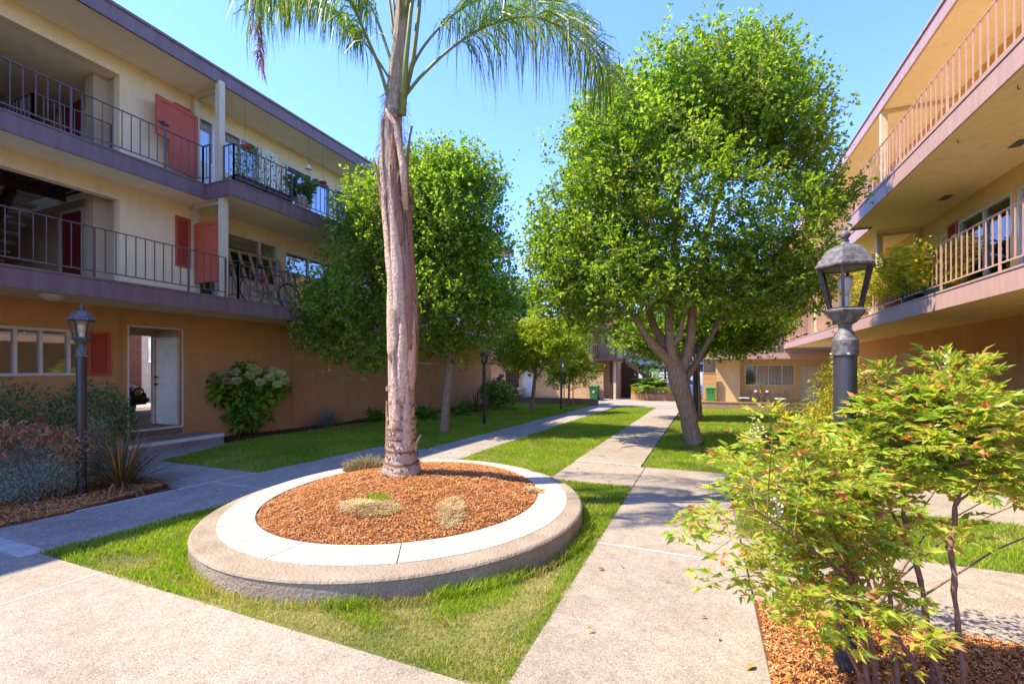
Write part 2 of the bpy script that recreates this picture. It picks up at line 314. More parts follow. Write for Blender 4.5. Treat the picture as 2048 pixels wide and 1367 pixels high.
for k, (poly, lab) in LAWNS.items():
    tag(MB().prism(grow(poly, .06), slope(-.1), slope(-.008)).build('lawn_ground', m_soil), 'soil of the '+lab, 'lawn', kind='structure')
BEDS = [([(-11.24,-3),(-6.76,-3),(-6.75,2.9),(-7.2,4.13),(-11.24,4.13)], 'mulch bed around the left lamp post', m_mulch),
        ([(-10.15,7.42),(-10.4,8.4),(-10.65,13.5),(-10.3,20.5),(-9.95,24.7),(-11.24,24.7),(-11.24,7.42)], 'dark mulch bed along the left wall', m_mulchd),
        ([(.35,-2),(7.5,-2),(7.5,3.68),(.35,3.68)], 'mulch bed under the nandina', m_mulch),
        ([(5.1,5.1),(7.2,5.1),(7.2,24.9),(5.5,24.9),(5.1,9)], 'mulch bed along the right wall', m_mulch)]
for poly, lab, mm in BEDS:
    tag(MB().prism(grow(poly, .04), slope(-.1), slope(-.003)).build('mulch_bed', mm), lab, 'mulch bed', kind='structure')
def in_poly(x, y, poly):
    r = np.zeros(len(x), bool); n = len(poly)
    for i in range(n):
        x1, y1 = poly[i]; x2, y2 = poly[(i+1) % n]
        c = ((y1 > y) != (y2 > y)) & (x < (x2-x1)*(y-y1)/((y2-y1)+1e-12)+x1); r ^= c
    return r
def sines(x, y, z=0, s=1.0, seed=0):
    r = np.random.RandomState(seed); o = 0
    for i in range(6):
        k = r.normal(size=3)*s; o = o+np.sin(x*k[0]+y*k[1]+z*k[2]+r.rand()*6.28)
    return o/6
DRY = [(-1.25,2.5,.3,.5),(-2.9,2.25,.9,.12),(-4.6,2.3,.5,.15),(-1.6,9.2,.3,1.2),(-3.05,6.65,.75,.4),(-2.5,6.45,.6,.3),(-3.9,7.3,.5,.5),(-1.45,2.35,.5,.25),(-2.1,2.2,.5,.15),(-1.15,3.2,.16,.8),(-2.6,2.2,.4,.1),(-1.9,2.6,.3,.2)]
def grass(name, poly, dens, seed, label, hgt, wid, near=99, skip=False):
    r = np.random.RandomState(seed); P = np.array(poly); lo, hi = P.min(0), P.max(0)
    n = int(dens*(hi-lo).prod()); x = r.uniform(lo[0], hi[0], n); y = r.uniform(lo[1], hi[1], n)
    k = in_poly(x, y, poly); d = np.hypot(x, y)
    k &= r.rand(n) < np.clip((near/d)**1.6, 0, 1)
    if skip: k &= ~inplanter(x, y, .0)
    dry = np.zeros(n)
    for cx, cy, rx, ry in DRY: dry = np.maximum(dry, 1.25-np.hypot((x-cx)/rx, (y-cy)/ry))
    dry = np.clip(dry*1.15+.5*sines(x, y, 0, 5, 3), 0, 1)
    k &= r.rand(n) > dry*.5
    x, y, d, dry = x[k], y[k], d[k], dry[k]; n = len(x)
    x = x+r.normal(0,.02,n); y = y+r.normal(0,.02,n)
    sc_ = np.clip(d/near, 1, 4)**.8
    h = hgt*r.uniform(.55, 1.25, n)*(1+.45*sines(x, y, 0, 2.4, 5))*(1-.45*dry)*(1+(1.3*inplanter(x, y, .10) if skip else 0)); wd = wid*r.uniform(.7, 1.3, n)*sc_
    a = r.rand(n)*2*PI; L = r.uniform(.2, .9, n)*h; b = r.rand(n)*2*PI
    z0 = zg(y)-.012
    B = np.stack([x, y, z0], 1); s = np.stack([np.cos(a), np.sin(a), a*0], 1)*wd[:, None]/2
    tip = B+np.stack([np.cos(b)*L, np.sin(b)*L, h], 1); mid = B+np.stack([np.cos(b)*L*.3, np.sin(b)*L*.3, h*.6], 1)
    V = np.stack([B-s, B+s, mid+s*.75, mid-s*.75, tip], 1).reshape(-1, 3)
    i = np.arange(n)*5; mb = MB(); mb.v.append(V); mb.n = len(V)
    isd = (r.rand(n) < dry*1.3+.04)
    for mm, sel in ((0, ~isd), (1, isd)):
        j = i[sel]; mb.f.append((np.stack([j, j+1, j+2, j+3], 1), mm)); mb.f.append((np.stack([j+3, j+2, j+4], 1), mm))
    return tag(mb.build(name, [m_grassm, m_grassd]), label, 'grass', kind='stuff')
grass('grass', LAWNS['lawn_front'][0], 15000, 1, 'short sunny grass around the round planter', .048, .0046, 3.3, True)
grass('grass', LAWNS['lawn_left'][0], 5200, 2, 'mown grass in the shade of the left building', .045, .007, 6.5)
grass('grass', LAWNS['lawn_center'][0], 6500, 3, 'grass strip between the two long paths', .045, .0065, 6.5)
grass('grass', LAWNS['lawn_right'][0], 4800, 4, 'grass around the big tree', .045, .007, 7.5)
grass('grass', LAWNS['lawn_right_near'][0], 5500, 5, 'bright grass strip behind the red and green shrub', .05, .006, 5)
def chips(name, pos, label, mat, size=(.02,.06), seed=0, wide=(.003,.009), cat='mulch'):
    r = np.random.RandomState(seed); n = len(pos); a = r.rand(n)*2*PI; L = r.uniform(*size, n)*r.uniform(.5, 1, n); W = r.uniform(*wide, n)
    tl = r.normal(0, .28, n); d = np.stack([np.cos(a), np.sin(a), tl], 1)*L[:, None]/2; s = np.stack([-np.sin(a), np.cos(a), r.normal(0, .5, n)], 1)*W[:, None]/2
    up = np.zeros((n, 3)); up[:, 2] = r.uniform(.002, .02, n); P = pos+up; bend = np.zeros((n, 3)); bend[:, 2] = r.uniform(0, .006, n)
    V = np.stack([P-d-s, P-d+s, P+bend+s, P+d+s, P+d-s, P+bend-s], 1).reshape(-1, 3); i = np.arange(n)*6
    mb = MB(); mb.v.append(V); mb.n = len(V)
    mb.f.append((np.concatenate([np.stack([i, i+1, i+2, i+5], 1), np.stack([i+5, i+2, i+3, i+4], 1)]), 0))
    return tag(mb.build(name, mat), label, cat, kind='stuff')
def scatter(poly, dens, seed, zf, near=99):
    r = np.random.RandomState(seed); P = np.array(poly); lo, hi = P.min(0), P.max(0); n = int(dens*(hi-lo).prod())
    x = r.uniform(lo[0], hi[0], n); y = r.uniform(lo[1], hi[1], n); k = in_poly(x, y, poly) & (r.rand(n) < np.clip((near/np.hypot(x, y))**1.6, 0, 1))
    x, y = x[k], y[k]; return np.stack([x, y, zf(x, y)], 1)
bz = lambda x, y: zg(y)+.004
chips('wood_chips', scatter([(-9.5,1),(-6.72,1),(-6.74,2.9),(-7.15,4.16),(-9.5,4.2)], 5000, 7, bz), 'reddish bark chips in the bed around the left lamp post', m_chip, (.018,.055), 7, (.003,.008))
chips('wood_chips', scatter([(.3,1.9),(5,1.9),(5,3.7),(.36,3.7)], 9000, 8, bz), 'orange bark chips under the red and green shrub', m_chip, (.012,.045), 8, (.002,.006))
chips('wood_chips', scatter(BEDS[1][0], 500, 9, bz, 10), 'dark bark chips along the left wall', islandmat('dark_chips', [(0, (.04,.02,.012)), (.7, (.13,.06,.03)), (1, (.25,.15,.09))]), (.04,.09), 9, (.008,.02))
chips('wood_chips', scatter(BEDS[3][0], 400, 10, bz, 8), 'bark chips along the right wall', m_chip, (.04,.09), 10, (.008,.02))
# fallen leaves
def fallen():
    r = np.random.RandomState(4); n = 150
    x = r.uniform(-6.6, .3, n); y = r.uniform(2.0, 16, n); k = ~inplanter(x, y, .05); x, y = x[k], y[k]; n = len(x)
    mb = MB()
    for i in range(n):
        a = r.rand()*6.28; L = r.uniform(.03, .07); c = np.array([x[i], y[i], zg(y[i])+(.03 if r.rand() < .5 else .012)])
        d = np.array([math.cos(a), math.sin(a), r.uniform(-.1,.3)])*L; s = np.array([-math.sin(a), math.cos(a), r.uniform(-.3,.3)])*L*.4
        mb.add([c-d*.5, c+s*.6+[0,0,.012], c+d*.6, c-s*.6+[0,0,.012]], [(0,1,2),(0,2,3)])
    tag(mb.build('fallen_leaves', islandmat('fallen_leaf', [(0, (.3,.12,.04)), (.5, (.45,.25,.07)), (1, (.5,.4,.12))])), 'scattered dry leaves on lawn and paths', 'leaves', kind='stuff')
fallen()
# ---------------------------------------------------------------- round planter
def ring_pts(co, z, n=160): return [(PC[0]+fo(co, a)*math.cos(a), PC[1]+fo(co, a)*math.sin(a), z(PC[1]+fo(co, a)*math.sin(a))) for a in np.arange(n)*2*PI/n]
def band(mb, A, B, m=0):
    n = len(A); mb.add(list(A)+list(B), np.array([(i, (i+1) % n, n+(i+1) % n, n+i) for i in range(n)]), m)
planter = thing('round_planter', 'round raised concrete planter with pale rim holding orange mulch', 'planter', (PC[0], PC[1], zg(PC[1])))
def shr(co, d): return [co[0]+d]+co[1:]
rb = MB()
A0 = ring_pts(shr(R_OUT, .01), lambda y: zg(y)-.05); A1 = ring_pts(R_OUT, lambda y: pz(y)-.035); A2 = ring_pts(shr(R_OUT, -.004), lambda y: pz(y)-.028)
A2b = ring_pts(shr(R_OUT, .006), lambda y: pz(y)-.022); A3 = ring_pts(shr(R_OUT, -.004), lambda y: pz(y)-.008); A4 = ring_pts(shr(R_OUT, -.018), pz); A5 = ring_pts(R_MID, pz)
for a, b in ((A0,A1),(A1,A2),(A2,A2b),(A2b,A3),(A3,A4),(A4,A5)): band(rb, a, b)
rb.build('outer_wall', m_rimg, planter, smooth=False)
n_s = 11; rw = MB(); rj = MB()
for k in range(n_s):
    a0 = k*2*PI/n_s+.12+.003; a1 = (k+1)*2*PI/n_s+.12-.003; aa = np.linspace(a0, a1, 16)
    prof = [(R_MID, -.03), (R_MID, .004), (R_IN, .004), (R_IN, -.06)]
    V = []; F = []
    for j, a in enumerate(aa):
        for co, dz in prof:
            rr = fo(co, a); y = PC[1]+rr*math.sin(a); V.append((PC[0]+rr*math.cos(a), y, pz(y)+dz))
    for j in range(15):
        for q in range(3): F.append((j*4+q, (j+1)*4+q, (j+1)*4+q+1, j*4+q+1))
    F += [(0,1,2,3), (63,62,61,60)]
    rw.add(V, F)
rw.build('rim', m_rimw, planter)
J0 = ring_pts(R_MID, lambda y: pz(y)-.006); J1 = ring_pts(R_IN, lambda y: pz(y)-.006); band(rj, J0, J1); rj.build('joint', M('joint_dirt', (.20,.16,.12)), planter)
def mz(x, y):
    a = np.arctan2(y-PC[1], x-PC[0]); r = np.hypot(x-PC[0], y-PC[1]); ri = R_IN[0]+sum(R_IN[2*k-1]*np.cos(k*a)+R_IN[2*k]*np.sin(k*a) for k in (1,2,3))
    q = np.clip(r/ri, 0, 1); return pz(y)-.015+.17*(1-q**2)+.018*sines(x, y, 0, 9, 2)+.012*sines(x, y, 0, 30, 8)
mm_ = MB(); nr, na = 40, 120; V = []
for i in range(nr+1):
    for j in range(na):
        a = j*2*PI/na; rr = fo(R_IN, a)*i/nr*1.0; x, y = PC[0]+rr*math.cos(a), PC[1]+rr*math.sin(a); V.append((x, y, float(mz(x, y))))
mm_.add(V, np.array([(i*na+j, (i+1)*na+j, (i+1)*na+(j+1) % na, i*na+(j+1) % na) for i in range(nr) for j in range(na)]))
mm_.build('mulch_mound', m_mulch, planter, smooth=True)
r = np.random.RandomState(11); n = 52000; a = r.rand(n)*2*PI; q = np.sqrt(r.rand(n))*.99
rr = np.array([fo(R_IN, t) for t in a])*q; x = PC[0]+rr*np.cos(a); y = PC[1]+rr*np.sin(a)
chips('wood_chips', np.stack([x, y, mz(x, y)], 1), 'orange shredded bark filling the round planter', m_chip, (.012,.042), 12, (.002,.006))
def tuft(name, label, c, rx, ry, n, h, mat, seed, cat, w=.004, flop=.9, zf=None, rot=0, arc=None):
    """clump of thin blades"""
    r = np.random.RandomState(seed); mb = MB(); cr, sr = math.cos(rot), math.sin(rot)
    th = r.rand(n)*2*PI; q = np.sqrt(r.rand(n)); lx, ly = rx*q*np.cos(th), ry*q*np.sin(th); X = c[0]+lx*cr-ly*sr; Y = c[1]+lx*sr+ly*cr
    Z = (zf(X, Y) if zf else zg(Y))-.01
    hh = h*r.uniform(.5, 1.1, n)*(1.15-.5*q); b = r.rand(n)*2*PI; fl = flop*r.uniform(.3, 1.1, n)*hh; a = r.rand(n)*2*PI; ww = w*r.uniform(.7, 1.3, n)
    B = np.stack([X, Y, Z], 1); s = np.stack([np.cos(a), np.sin(a), a*0], 1)*ww[:, None]/2; d = np.stack([np.cos(b), np.sin(b), b*0], 1)*fl[:, None]; up = np.zeros((n, 3)); up[:, 2] = hh
    P1 = B+d*.35+up*.7; P2 = B+d+up*.85
    V = np.stack([B-s, B+s, P1+s, P1-s, P2], 1).reshape(-1, 3); i = np.arange(n)*5; mb.v.append(V); mb.n = len(V)
    mb.f.append((np.stack([i, i+1, i+2, i+3], 1), 0)); mb.f.append((np.stack([i+3, i+2, i+4], 1), 0))
    return tag(mb.build(name, mat), label, cat)
tuft('dry_grass_clump', 'bleached straw clump in the mulch, the left one with green blades on top', (-2.98,3.52), .30, .17, 4200, .085, m_straw, 21, 'dry grass', zf=mz, rot=.2, w=.006, flop=1.6)
tuft('grass_tuft', 'small green tuft growing from the left straw clump', (-3.0,3.68), .13, .07, 260, .16, m_grassm, 22, 'grass tuft', zf=mz, rot=.2)
tuft('dry_grass_clump', 'bleached straw clump in the mulch nearer the right side of the planter', (-2.22,3.78), .12, .28, 3000, .075, m_straw, 23, 'dry grass', zf=mz, rot=.5, w=.006, flop=1.6)
tuft('dry_grass_clump', 'small straw clump by the far right inner rim of the planter', (-1.80,4.98), .12, .10, 900, .07, m_straw, 24, 'dry grass', zf=mz, w=.006, flop=1.5)
tuft('weed_clump', 'dry thin weeds growing beside the rim left of the palm trunk', (-4.35,5.05), .30, .14, 700, .26, m_dryweed, 25, 'weed', zf=mz, rot=.4, w=.007, flop=.8)
tuft('weed_clump', 'low dry weeds just left of the palm trunk base', (-3.85,5.3), .22, .10, 320, .16, m_dryweed, 26, 'weed', zf=mz, rot=.3, w=.007, flop=.8)
# ---------------------------------------------------------------- building helpers
def wall(mb, ax, c0, c1, a0, a1, z0, z1, holes=(), m=0):
    """wall slab: ax 'x' = plane at x from c0 (front face) to c1 (back), runs along y; holes (a0,a1,z0,z1)"""
    A = sorted({a0, a1}|{min(max(h[i], a0), a1) for h in holes for i in (0, 1)}); Z = sorted({z0, z1}|{min(max(h[i], z0), z1) for h in holes for i in (2, 3)})
    def P(c, a, z): return (c, a, z) if ax == 'x' else (a, c, z)
    def full(i, j):
        if i < 0 or j < 0 or i >= len(A)-1 or j >= len(Z)-1: return False
        a, z = (A[i]+A[i+1])/2, (Z[j]+Z[j+1])/2
        return not any(h[0] < a < h[1] and h[2] < z < h[3] for h in holes)
    for i in range(len(A)-1):
        for j in range(len(Z)-1):
            if not full(i, j): continue
            a, b, z, y = A[i], A[i+1], Z[j], Z[j+1]
            for c in (c0, c1): mb.add([P(c,a,z), P(c,b,z), P(c,b,y), P(c,a,y)], [(0,1,2,3)], m)
            if not full(i-1, j): mb.add([P(c0,a,z), P(c1,a,z), P(c1,a,y), P(c0,a,y)], [(0,1,2,3)], m)
            if not full(i+1, j): mb.add([P(c0,b,z), P(c1,b,z), P(c1,b,y), P(c0,b,y)], [(0,1,2,3)], m)
            if not full(i, j-1): mb.add([P(c0,a,z), P(c1,a,z), P(c1,b,z), P(c0,b,z)], [(0,1,2,3)], m)
            if not full(i, j+1): mb.add([P(c0,a,y), P(c1,a,y), P(c1,b,y), P(c0,b,y)], [(0,1,2,3)], m)
def obox(mb, ax, c0, c1, a0, a1, z0, z1, m=0):
    if ax == 'x': mb.box(min(c0,c1), max(c0,c1), a0, a1, z0, z1, m)
    else: mb.box(a0, a1, min(c0,c1), max(c0,c1), z0, z1, m)
m_blind = M('blind_slats', (.72,.66,.52), None, 3, .7); m_curt = M('white_curtain', (.82,.80,.75), (.62,.60,.56), 3, .85, stretch=(30, 30, .2)); m_curtd = M('grey_curtain', (.40,.43,.50), (.20,.22,.27), 3, .85, stretch=(24, 24, .2))
def window(parent, ax, c, inn, a0, a1, z0, z1, mull=(), cover=None, slide=False, fr=.05, name='window', tmat=None, rng=random.Random(3)):
    """framed window in a hole; c = wall face coordinate, inn = +1/-1 direction into the wall"""
    f = MB(); g = MB(); d0, d1 = c+inn*.0-inn*.015, c+inn*.09
    for b in ((a0, a1, z0, z0+fr), (a0, a1, z1-fr, z1), (a0, a0+fr, z0+fr, z1-fr), (a1-fr, a1, z0+fr, z1-fr)): obox(f, ax, d0, d1, *b)
    for m in mull: obox(f, ax, d0+inn*.012, d1, m-.025, m+.025, z0+fr, z1-fr)
    o = f.build('frame' if name != 'frame' else name, tmat or m_alu, None, bevel=.004)
    win = bpy.data.objects.new(name, o.data); bpy.data.objects.remove(o); COL.objects.link(win)
    # re-anchor the mesh under its building
    off = np.zeros(3); p = parent
    while p is not None: off += np.array(p.location); p = p.parent
    from mathutils import Matrix
    win.data.transform(Matrix.Translation(Vector(-off))); win.parent = parent
    obox(g, ax, c+inn*.05, c+inn*.056, a0+fr*.5, a1-fr*.5, z0+fr*.5, z1-fr*.5)
    def kid(mb, nm, mat):
        k = mb.build(nm, mat); k.data.transform(Matrix.Translation(Vector(-off))); k.parent = win; return k
    kid(g, 'pane', m_glass)
    if cover:
        for kind, b0, b1, zt in cover:
            q = MB(); cc = c+inn*(.078 if kind == 'blind' else .11)
            if kind == 'blind':
                z = z1-fr
                while z > zt:
                    v = [(cc-inn*.012, z), (cc+inn*.012, z-.028)]
                    P = lambda c_, a_, z_: (c_, a_, z_) if ax == 'x' else (a_, c_, z_)
                    q.add([P(v[0][0], b0, z), P(v[0][0], b1, z), P(v[1][0], b1, z-.024), P(v[1][0], b0, z-.024)], [(0,1,2,3)]); z -= .034
                kid(q, 'blind', m_blind)
            else:
                n = max(8, int((b1-b0)/.035)); V = []; P = lambda c_, a_, z_: (c_, a_, z_) if ax == 'x' else (a_, c_, z_)
                for i in range(n+1):
                    a = b0+(b1-b0)*i/n; cd = cc+.026*math.sin(i*1.9)+.012*math.sin(i*.7)
                    V += [P(cd, a, z0+.05), P(cd, a, z1-.04)]
                q.add(V, np.array([(2*i, 2*i+2, 2*i+3, 2*i+1) for i in range(n)])); kid(q, 'curtain', m_curt if kind == 'white' else m_curtd)
    return win
def railing(parent, segs, zf, h=.88, bot=.13, sp=.155, mat=None, th=.014, post_every=10, name='railing', nb=True):
    """segs: list of ((x,y),(x,y)); z = zf floor; top rail, bottom rail, balusters and posts"""
    mb = MB()
    for p, q in segs:
        p, q = np.array(p, float), np.array(q, float); L = np.linalg.norm(q-p); d = (q-p)/L
        P = lambda s_, z: (p[0]+d[0]*s_, p[1]+d[1]*s_, z)
        mb.bar(P(0, zf+h), P(L, zf+h), .035, .014); mb.bar(P(0, zf+bot), P(L, zf+bot), .016, .022)
        n = int(round(L/sp))
        for i in range(n+1):
            s_ = L*i/max(n, 1)
            if i % post_every == 0 or i == n: mb.bar(P(s_, zf-.06), P(s_, zf+h-.007), .03, .03, up=(0, 1, 0))
            else: mb.bar(P(s_, zf+bot), P(s_, zf+h-.007), th, th, up=(0, 1, 0))
    return mb.build(name, mat or m_rail, parent)
def shutter(parent, ax, c, out, a0, a1, z0, z1, name='shutter'):
    mb = MB(); f = .055; d = c+out*.035
    for b in ((a0, a1, z0, z0+f), (a0, a1, z1-f, z1), (a0, a0+f, z0+f, z1-f), (a1-f, a1, z0+f, z1-f)): obox(mb, ax, c+out*.001, d, *b)
    obox(mb, ax, c+out*.001, c+out*.008, a0+f, a1-f, z0+f, z1-f); z = z0+f+.012
    while z < z1-f-.02:
        P = lambda c_, a_, z_: (c_, a_, z_) if ax == 'x' else (a_, c_, z_)
        mb.add([P(c+out*.03, a0+f, z), P(c+out*.03, a1-f, z), P(c+out*.01, a1-f, z+.022), P(c+out*.01, a0+f, z+.022)], [(0,1,2,3)])
        mb.add([P(c+out*.03, a0+f, z), P(c+out*.03, a1-f, z), P(c+out*.01, a1-f, z-.004), P(c+out*.01, a0+f, z-.004)], [(0,1,2,3)]); z += .03
    return mb.build(name, m_red, parent)
def door(parent, ax, c, out, a0, a1, z0, z1, mat, name='door', frame=m_post, fr=.07, knob=1, panels=True):
    f = MB()
    for b in ((a0-fr, a0, z0, z1+fr), (a1, a1+fr, z0, z1+fr), (a0, a1, z1, z1+fr)): obox(f, ax, c+out*.002, c+out*.05, *b)
    d = MB(); obox(d, ax, c+out*.002, c+out*.028, a0+.004, a1-.004, z0+.006, z1-.004)
    if panels:
        for k0, k1 in ((.08, .36), (.42, .60), (.66, .93)):
            for s0, s1 in ((.14, .45), (.55, .86)):
                obox(d, ax, c+out*.028, c+out*.036, a0+(a1-a0)*s0, a0+(a1-a0)*s1, z0+(z1-z0)*k0, z0+(z1-z0)*k1)
    o = d.build(name, mat, parent, bevel=.003); f.build('frame', frame, o)
    ak = a0+.07 if knob > 0 else a1-.07
    for zz, rr, nm_ in ((z0+.95, .028, 'handle'), (z0+1.12, .022, 'lock')):
        k = MB()
        p = (c+out*.03, ak, zz) if ax == 'x' else (ak, c+out*.03, zz); e = (c+out*.085, ak, zz) if ax == 'x' else (ak, c+out*.085, zz)
        k.tube([p, ((np.array(p)+np.array(e))/2).tolist(), e], [rr*.6, rr, rr*.9], 10)
        k.build(nm_, m_black, o, smooth=True)
    return o
# ---------------------------------------------------------------- LEFT BUILDING
WX = -11.24; Y0, Y1 = -8.0, 23.65
LB = thing('apartment_building', 'shaded three storey cream and brown apartment block on the left with purple brown balcony edges', 'apartment building', (-15, 8, 0))
ZF1, ZF2 = 3.16, 5.77
mb = MB()
gh = [(3.70,5.00,1.48,2.36), (5.75,6.81,.30,2.51), (-2,1.5,1.2,2.36)]
wall(mb, 'x', WX, WX-.2, Y0, Y1, -.6, 2.885, gh)
mb.build('lower_wall', m_brown, LB)
mb = MB()
h2 = [(1.0,5.58,3.16,5.14), (7.16,7.62,3.20,5.16), (7.80,9.42,3.94,5.12), (9.64,11.43,3.17,5.05), (12.0,13.6,3.94,5.1), (14.4,16.2,3.17,5.05), (17,18.6,3.94,5.1), (19.5,21.3,3.17,5.05)]
h3 = [(1.0,5.58,5.77,7.74), (7.14,7.57,6.62,7.72), (7.72,8.84,6.60,7.70), (9.60,11.39,5.80,7.60), (11.61,12.9,6.5,7.6), (14.4,16.2,5.8,7.6), (17,18.6,6.5,7.6), (19.5,21.3,5.8,7.6)]
wall(mb, 'x', WX, WX-.2, Y0, Y1, 2.885, 5.475, h2); wall(mb, 'x', WX, WX-.2, Y0, Y1, 5.475, 8.085, h3)
wall(mb, 'y', Y1-.2, Y1, -19, WX-.2, -.6, 8.085); wall(mb, 'x', -19, -19.2, Y0, Y1, 2.885, 8.085); wall(mb, 'y', Y0, Y0+.2, -19, WX-.2, -.6, 8.085)
mb.build('upper_wall', m_cream, LB)
# slabs (floors) inside the building, with the stairwell left open
mb = MB()
for z in (2.887, 5.477):
    mb.box(-19, WX-.2, Y0+.2, -.2, z, z+.27); mb.box(-19, WX-.2, 5.76, Y1-.2, z, z+.27)
mb.box(-19, WX-.2, -.2, 5.76, 2.887, 3.157); mb.box(-19, WX-.2, -.2, 5.76, 7.75, 7.95)
mb.build('floor_slab', m_soffit, LB)
# balconies: soffit slab + fascia
def balcony(parent, poly, z0, z1, edges, mat_f, nm='balcony', sof=m_soffit):
    mb = MB(); mb.prism(poly, z0+.05, z1-.004); o = mb.build(nm, sof, parent)
    f = MB()
    for (p, q) in edges:
        p, q = np.array(p, float), np.array(q, float); d = (q-p)/np.linalg.norm(q-p); n = np.array([d[1], -d[0]])
        P = [p, q, q+n*.035, p+n*.035]; f.prism([tuple(x) for x in P], z0, z1)
        P = [p+n*.035, q+n*.035, q+n*.05, p+n*.05]; f.prism([tuple(x) for x in P], z1-.028, z1+.006)
    f.build('fascia', mat_f, o); return o
E1, E3a, E3b = -9.60, -10.38, -9.60
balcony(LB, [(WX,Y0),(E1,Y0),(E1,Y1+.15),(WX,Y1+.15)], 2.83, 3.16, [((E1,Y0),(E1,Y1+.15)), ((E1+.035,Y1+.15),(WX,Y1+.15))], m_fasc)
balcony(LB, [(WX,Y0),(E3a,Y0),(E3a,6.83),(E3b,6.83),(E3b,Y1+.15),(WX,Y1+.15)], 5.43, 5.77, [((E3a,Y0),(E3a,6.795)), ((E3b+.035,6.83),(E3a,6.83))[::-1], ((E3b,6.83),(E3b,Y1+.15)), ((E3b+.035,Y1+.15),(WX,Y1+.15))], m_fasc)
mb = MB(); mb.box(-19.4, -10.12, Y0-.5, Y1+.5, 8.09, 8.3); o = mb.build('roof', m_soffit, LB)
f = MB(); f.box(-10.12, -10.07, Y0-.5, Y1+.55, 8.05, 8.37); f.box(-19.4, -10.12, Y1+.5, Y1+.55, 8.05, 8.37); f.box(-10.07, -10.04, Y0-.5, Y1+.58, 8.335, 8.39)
f.build('fascia', m_fasc, o); f = MB(); f.box(-19.4, -10.12, Y0-.5, Y1+.5, 8.302, 8.36); f.build('roof_cover', m_asph, o)
# columns
mb = MB(); mb.box(-10.16,-10.0,6.86,6.99,5.76,8.09); mb.build('column', m_post, LB, bevel=.006)
mb = MB(); mb.box(-10.02,-9.86,6.84,6.97,3.155,5.48); mb.build('column', m_post, LB, bevel=.006)
for z0, z1 in ((5.765,8.09),(3.155,5.48)):
    mb = MB(); mb.box(-11.24,-11.08,7.0,7.13,z0,z1-.1); mb.box(-11.08,-10.16 if z0 > 5 else -10.02,6.96 if z0 < 5 else 6.99,7.08,z1-.12,z1-.002); mb.build('column', m_post, LB, bevel=.006)
for y in (12.9, 18.6, 23.4):
    for z0, z1 in ((5.765,8.09),(3.155,5.48)):
        mb = MB(); mb.box(-10.1,-9.96,y,y+.13,z0,z1); mb.build('column', m_post, LB)
# stairwell piers
for z0, z1 in ((3.157,5.475),(5.771,7.75)):
    mb = MB(); mb.box(-11.64,-11.44,5.58,5.76,z0,z1-.003); mb.box(-11.93,-11.64,5.32,5.76,z0,z1-.003); mb.build('pier', m_pier, LB)
# stairwell walls
mb = MB(); wall(mb,'y',5.762,5.9,-19,-11.93,3.157,7.75); wall(mb,'x',-18.2,-18.4,-.2,5.76,3.157,7.75); wall(mb,'y',-.2,-.4,-19,-11.45,3.157,7.75)
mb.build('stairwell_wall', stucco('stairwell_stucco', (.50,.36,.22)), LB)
door(LB, 'y', 5.762, -1, -13.85, -13.0, 5.79, 7.72, m_dkred, knob=-1); door(LB, 'y', 5.762, -1, -13.85, -13.0, 3.17, 5.20, m_dkred, knob=-1)
# landing on floor three with planks
mb = MB(); mb.box(-12.62,-12.56,2.2,5.74,5.53,5.78); mb.box(-13.75,-13.69,2.2,5.74,5.5,5.72)
y = 2.25
while y < 5.7: mb.box(-13.69,-12.62,y,y+.10,5.68,5.72); mb.box(-13.69,-12.62,y+.10,y+.14,5.62,5.66); y += .16
mb.build('landing', m_wood, LB)
mb = MB(); mb.box(-18.2,-13.76,-.2,4.2,5.55,5.76); mb.build('landing', m_wood, LB)
st = MB(); tr = MB()
for i in range(13):
    x = -13.9-.25*i; z = 5.56-.185*i; tr.box(x-.28,x,4.28,5.42,z-.06,z)
tr_o = MB(); st.bar((-13.7,4.85,5.50),(-17.1,4.85,2.98),.10,.26); so_ = st.build('staircase', m_wood, LB); tr.build('tread', m_tread, so_, bevel=.008)
# railings
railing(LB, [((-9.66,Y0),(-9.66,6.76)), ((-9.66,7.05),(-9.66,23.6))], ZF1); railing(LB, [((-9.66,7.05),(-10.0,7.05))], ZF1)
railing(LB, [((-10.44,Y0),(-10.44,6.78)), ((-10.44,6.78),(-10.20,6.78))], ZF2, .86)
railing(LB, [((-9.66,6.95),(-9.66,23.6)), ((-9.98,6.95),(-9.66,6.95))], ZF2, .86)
railing(LB, [((-11.52,4.35),(-11.52,5.57)), ((-11.52,4.35),(-15.5,4.35))], 5.77, .98, .12, .15)
# windows
K = dict(rng=None)
window(LB,'x',WX,-1,3.70,5.00,1.48,2.36,(4.02,4.36,4.76),[('blind',3.74,4.96,1.5)])
window(LB,'x',WX,-1,-2,1.5,1.2,2.36,(-.3,),[('blind',-1.95,1.45,1.22)])
window(LB,'x',WX,-1,7.14,7.57,6.62,7.72,(),[('white',7.16,7.56,0)])
window(LB,'x',WX,-1,7.72,8.84,6.60,7.70,(8.28,),[('white',7.74,8.3,0)])
window(LB,'x',WX,-1,9.60,11.39,5.80,7.60,(9.72,10.63),[('grey',9.75,10.7,0)],name='sliding_door')
window(LB,'x',WX,-1,11.61,12.9,6.5,7.6,(12.2,),[('grey',11.65,12.3,0)])
window(LB,'x',WX,-1,7.16,7.62,3.20,5.16)
window(LB,'x',WX,-1,7.80,9.42,3.94,5.12,(8.84,),[('blind',7.84,8.8,4.78),('blind',8.86,9.38,4.6)])
window(LB,'x',WX,-1,9.64,11.43,3.17,5.05,(10.52,),[('white',9.7,10.3,0)],name='sliding_door')
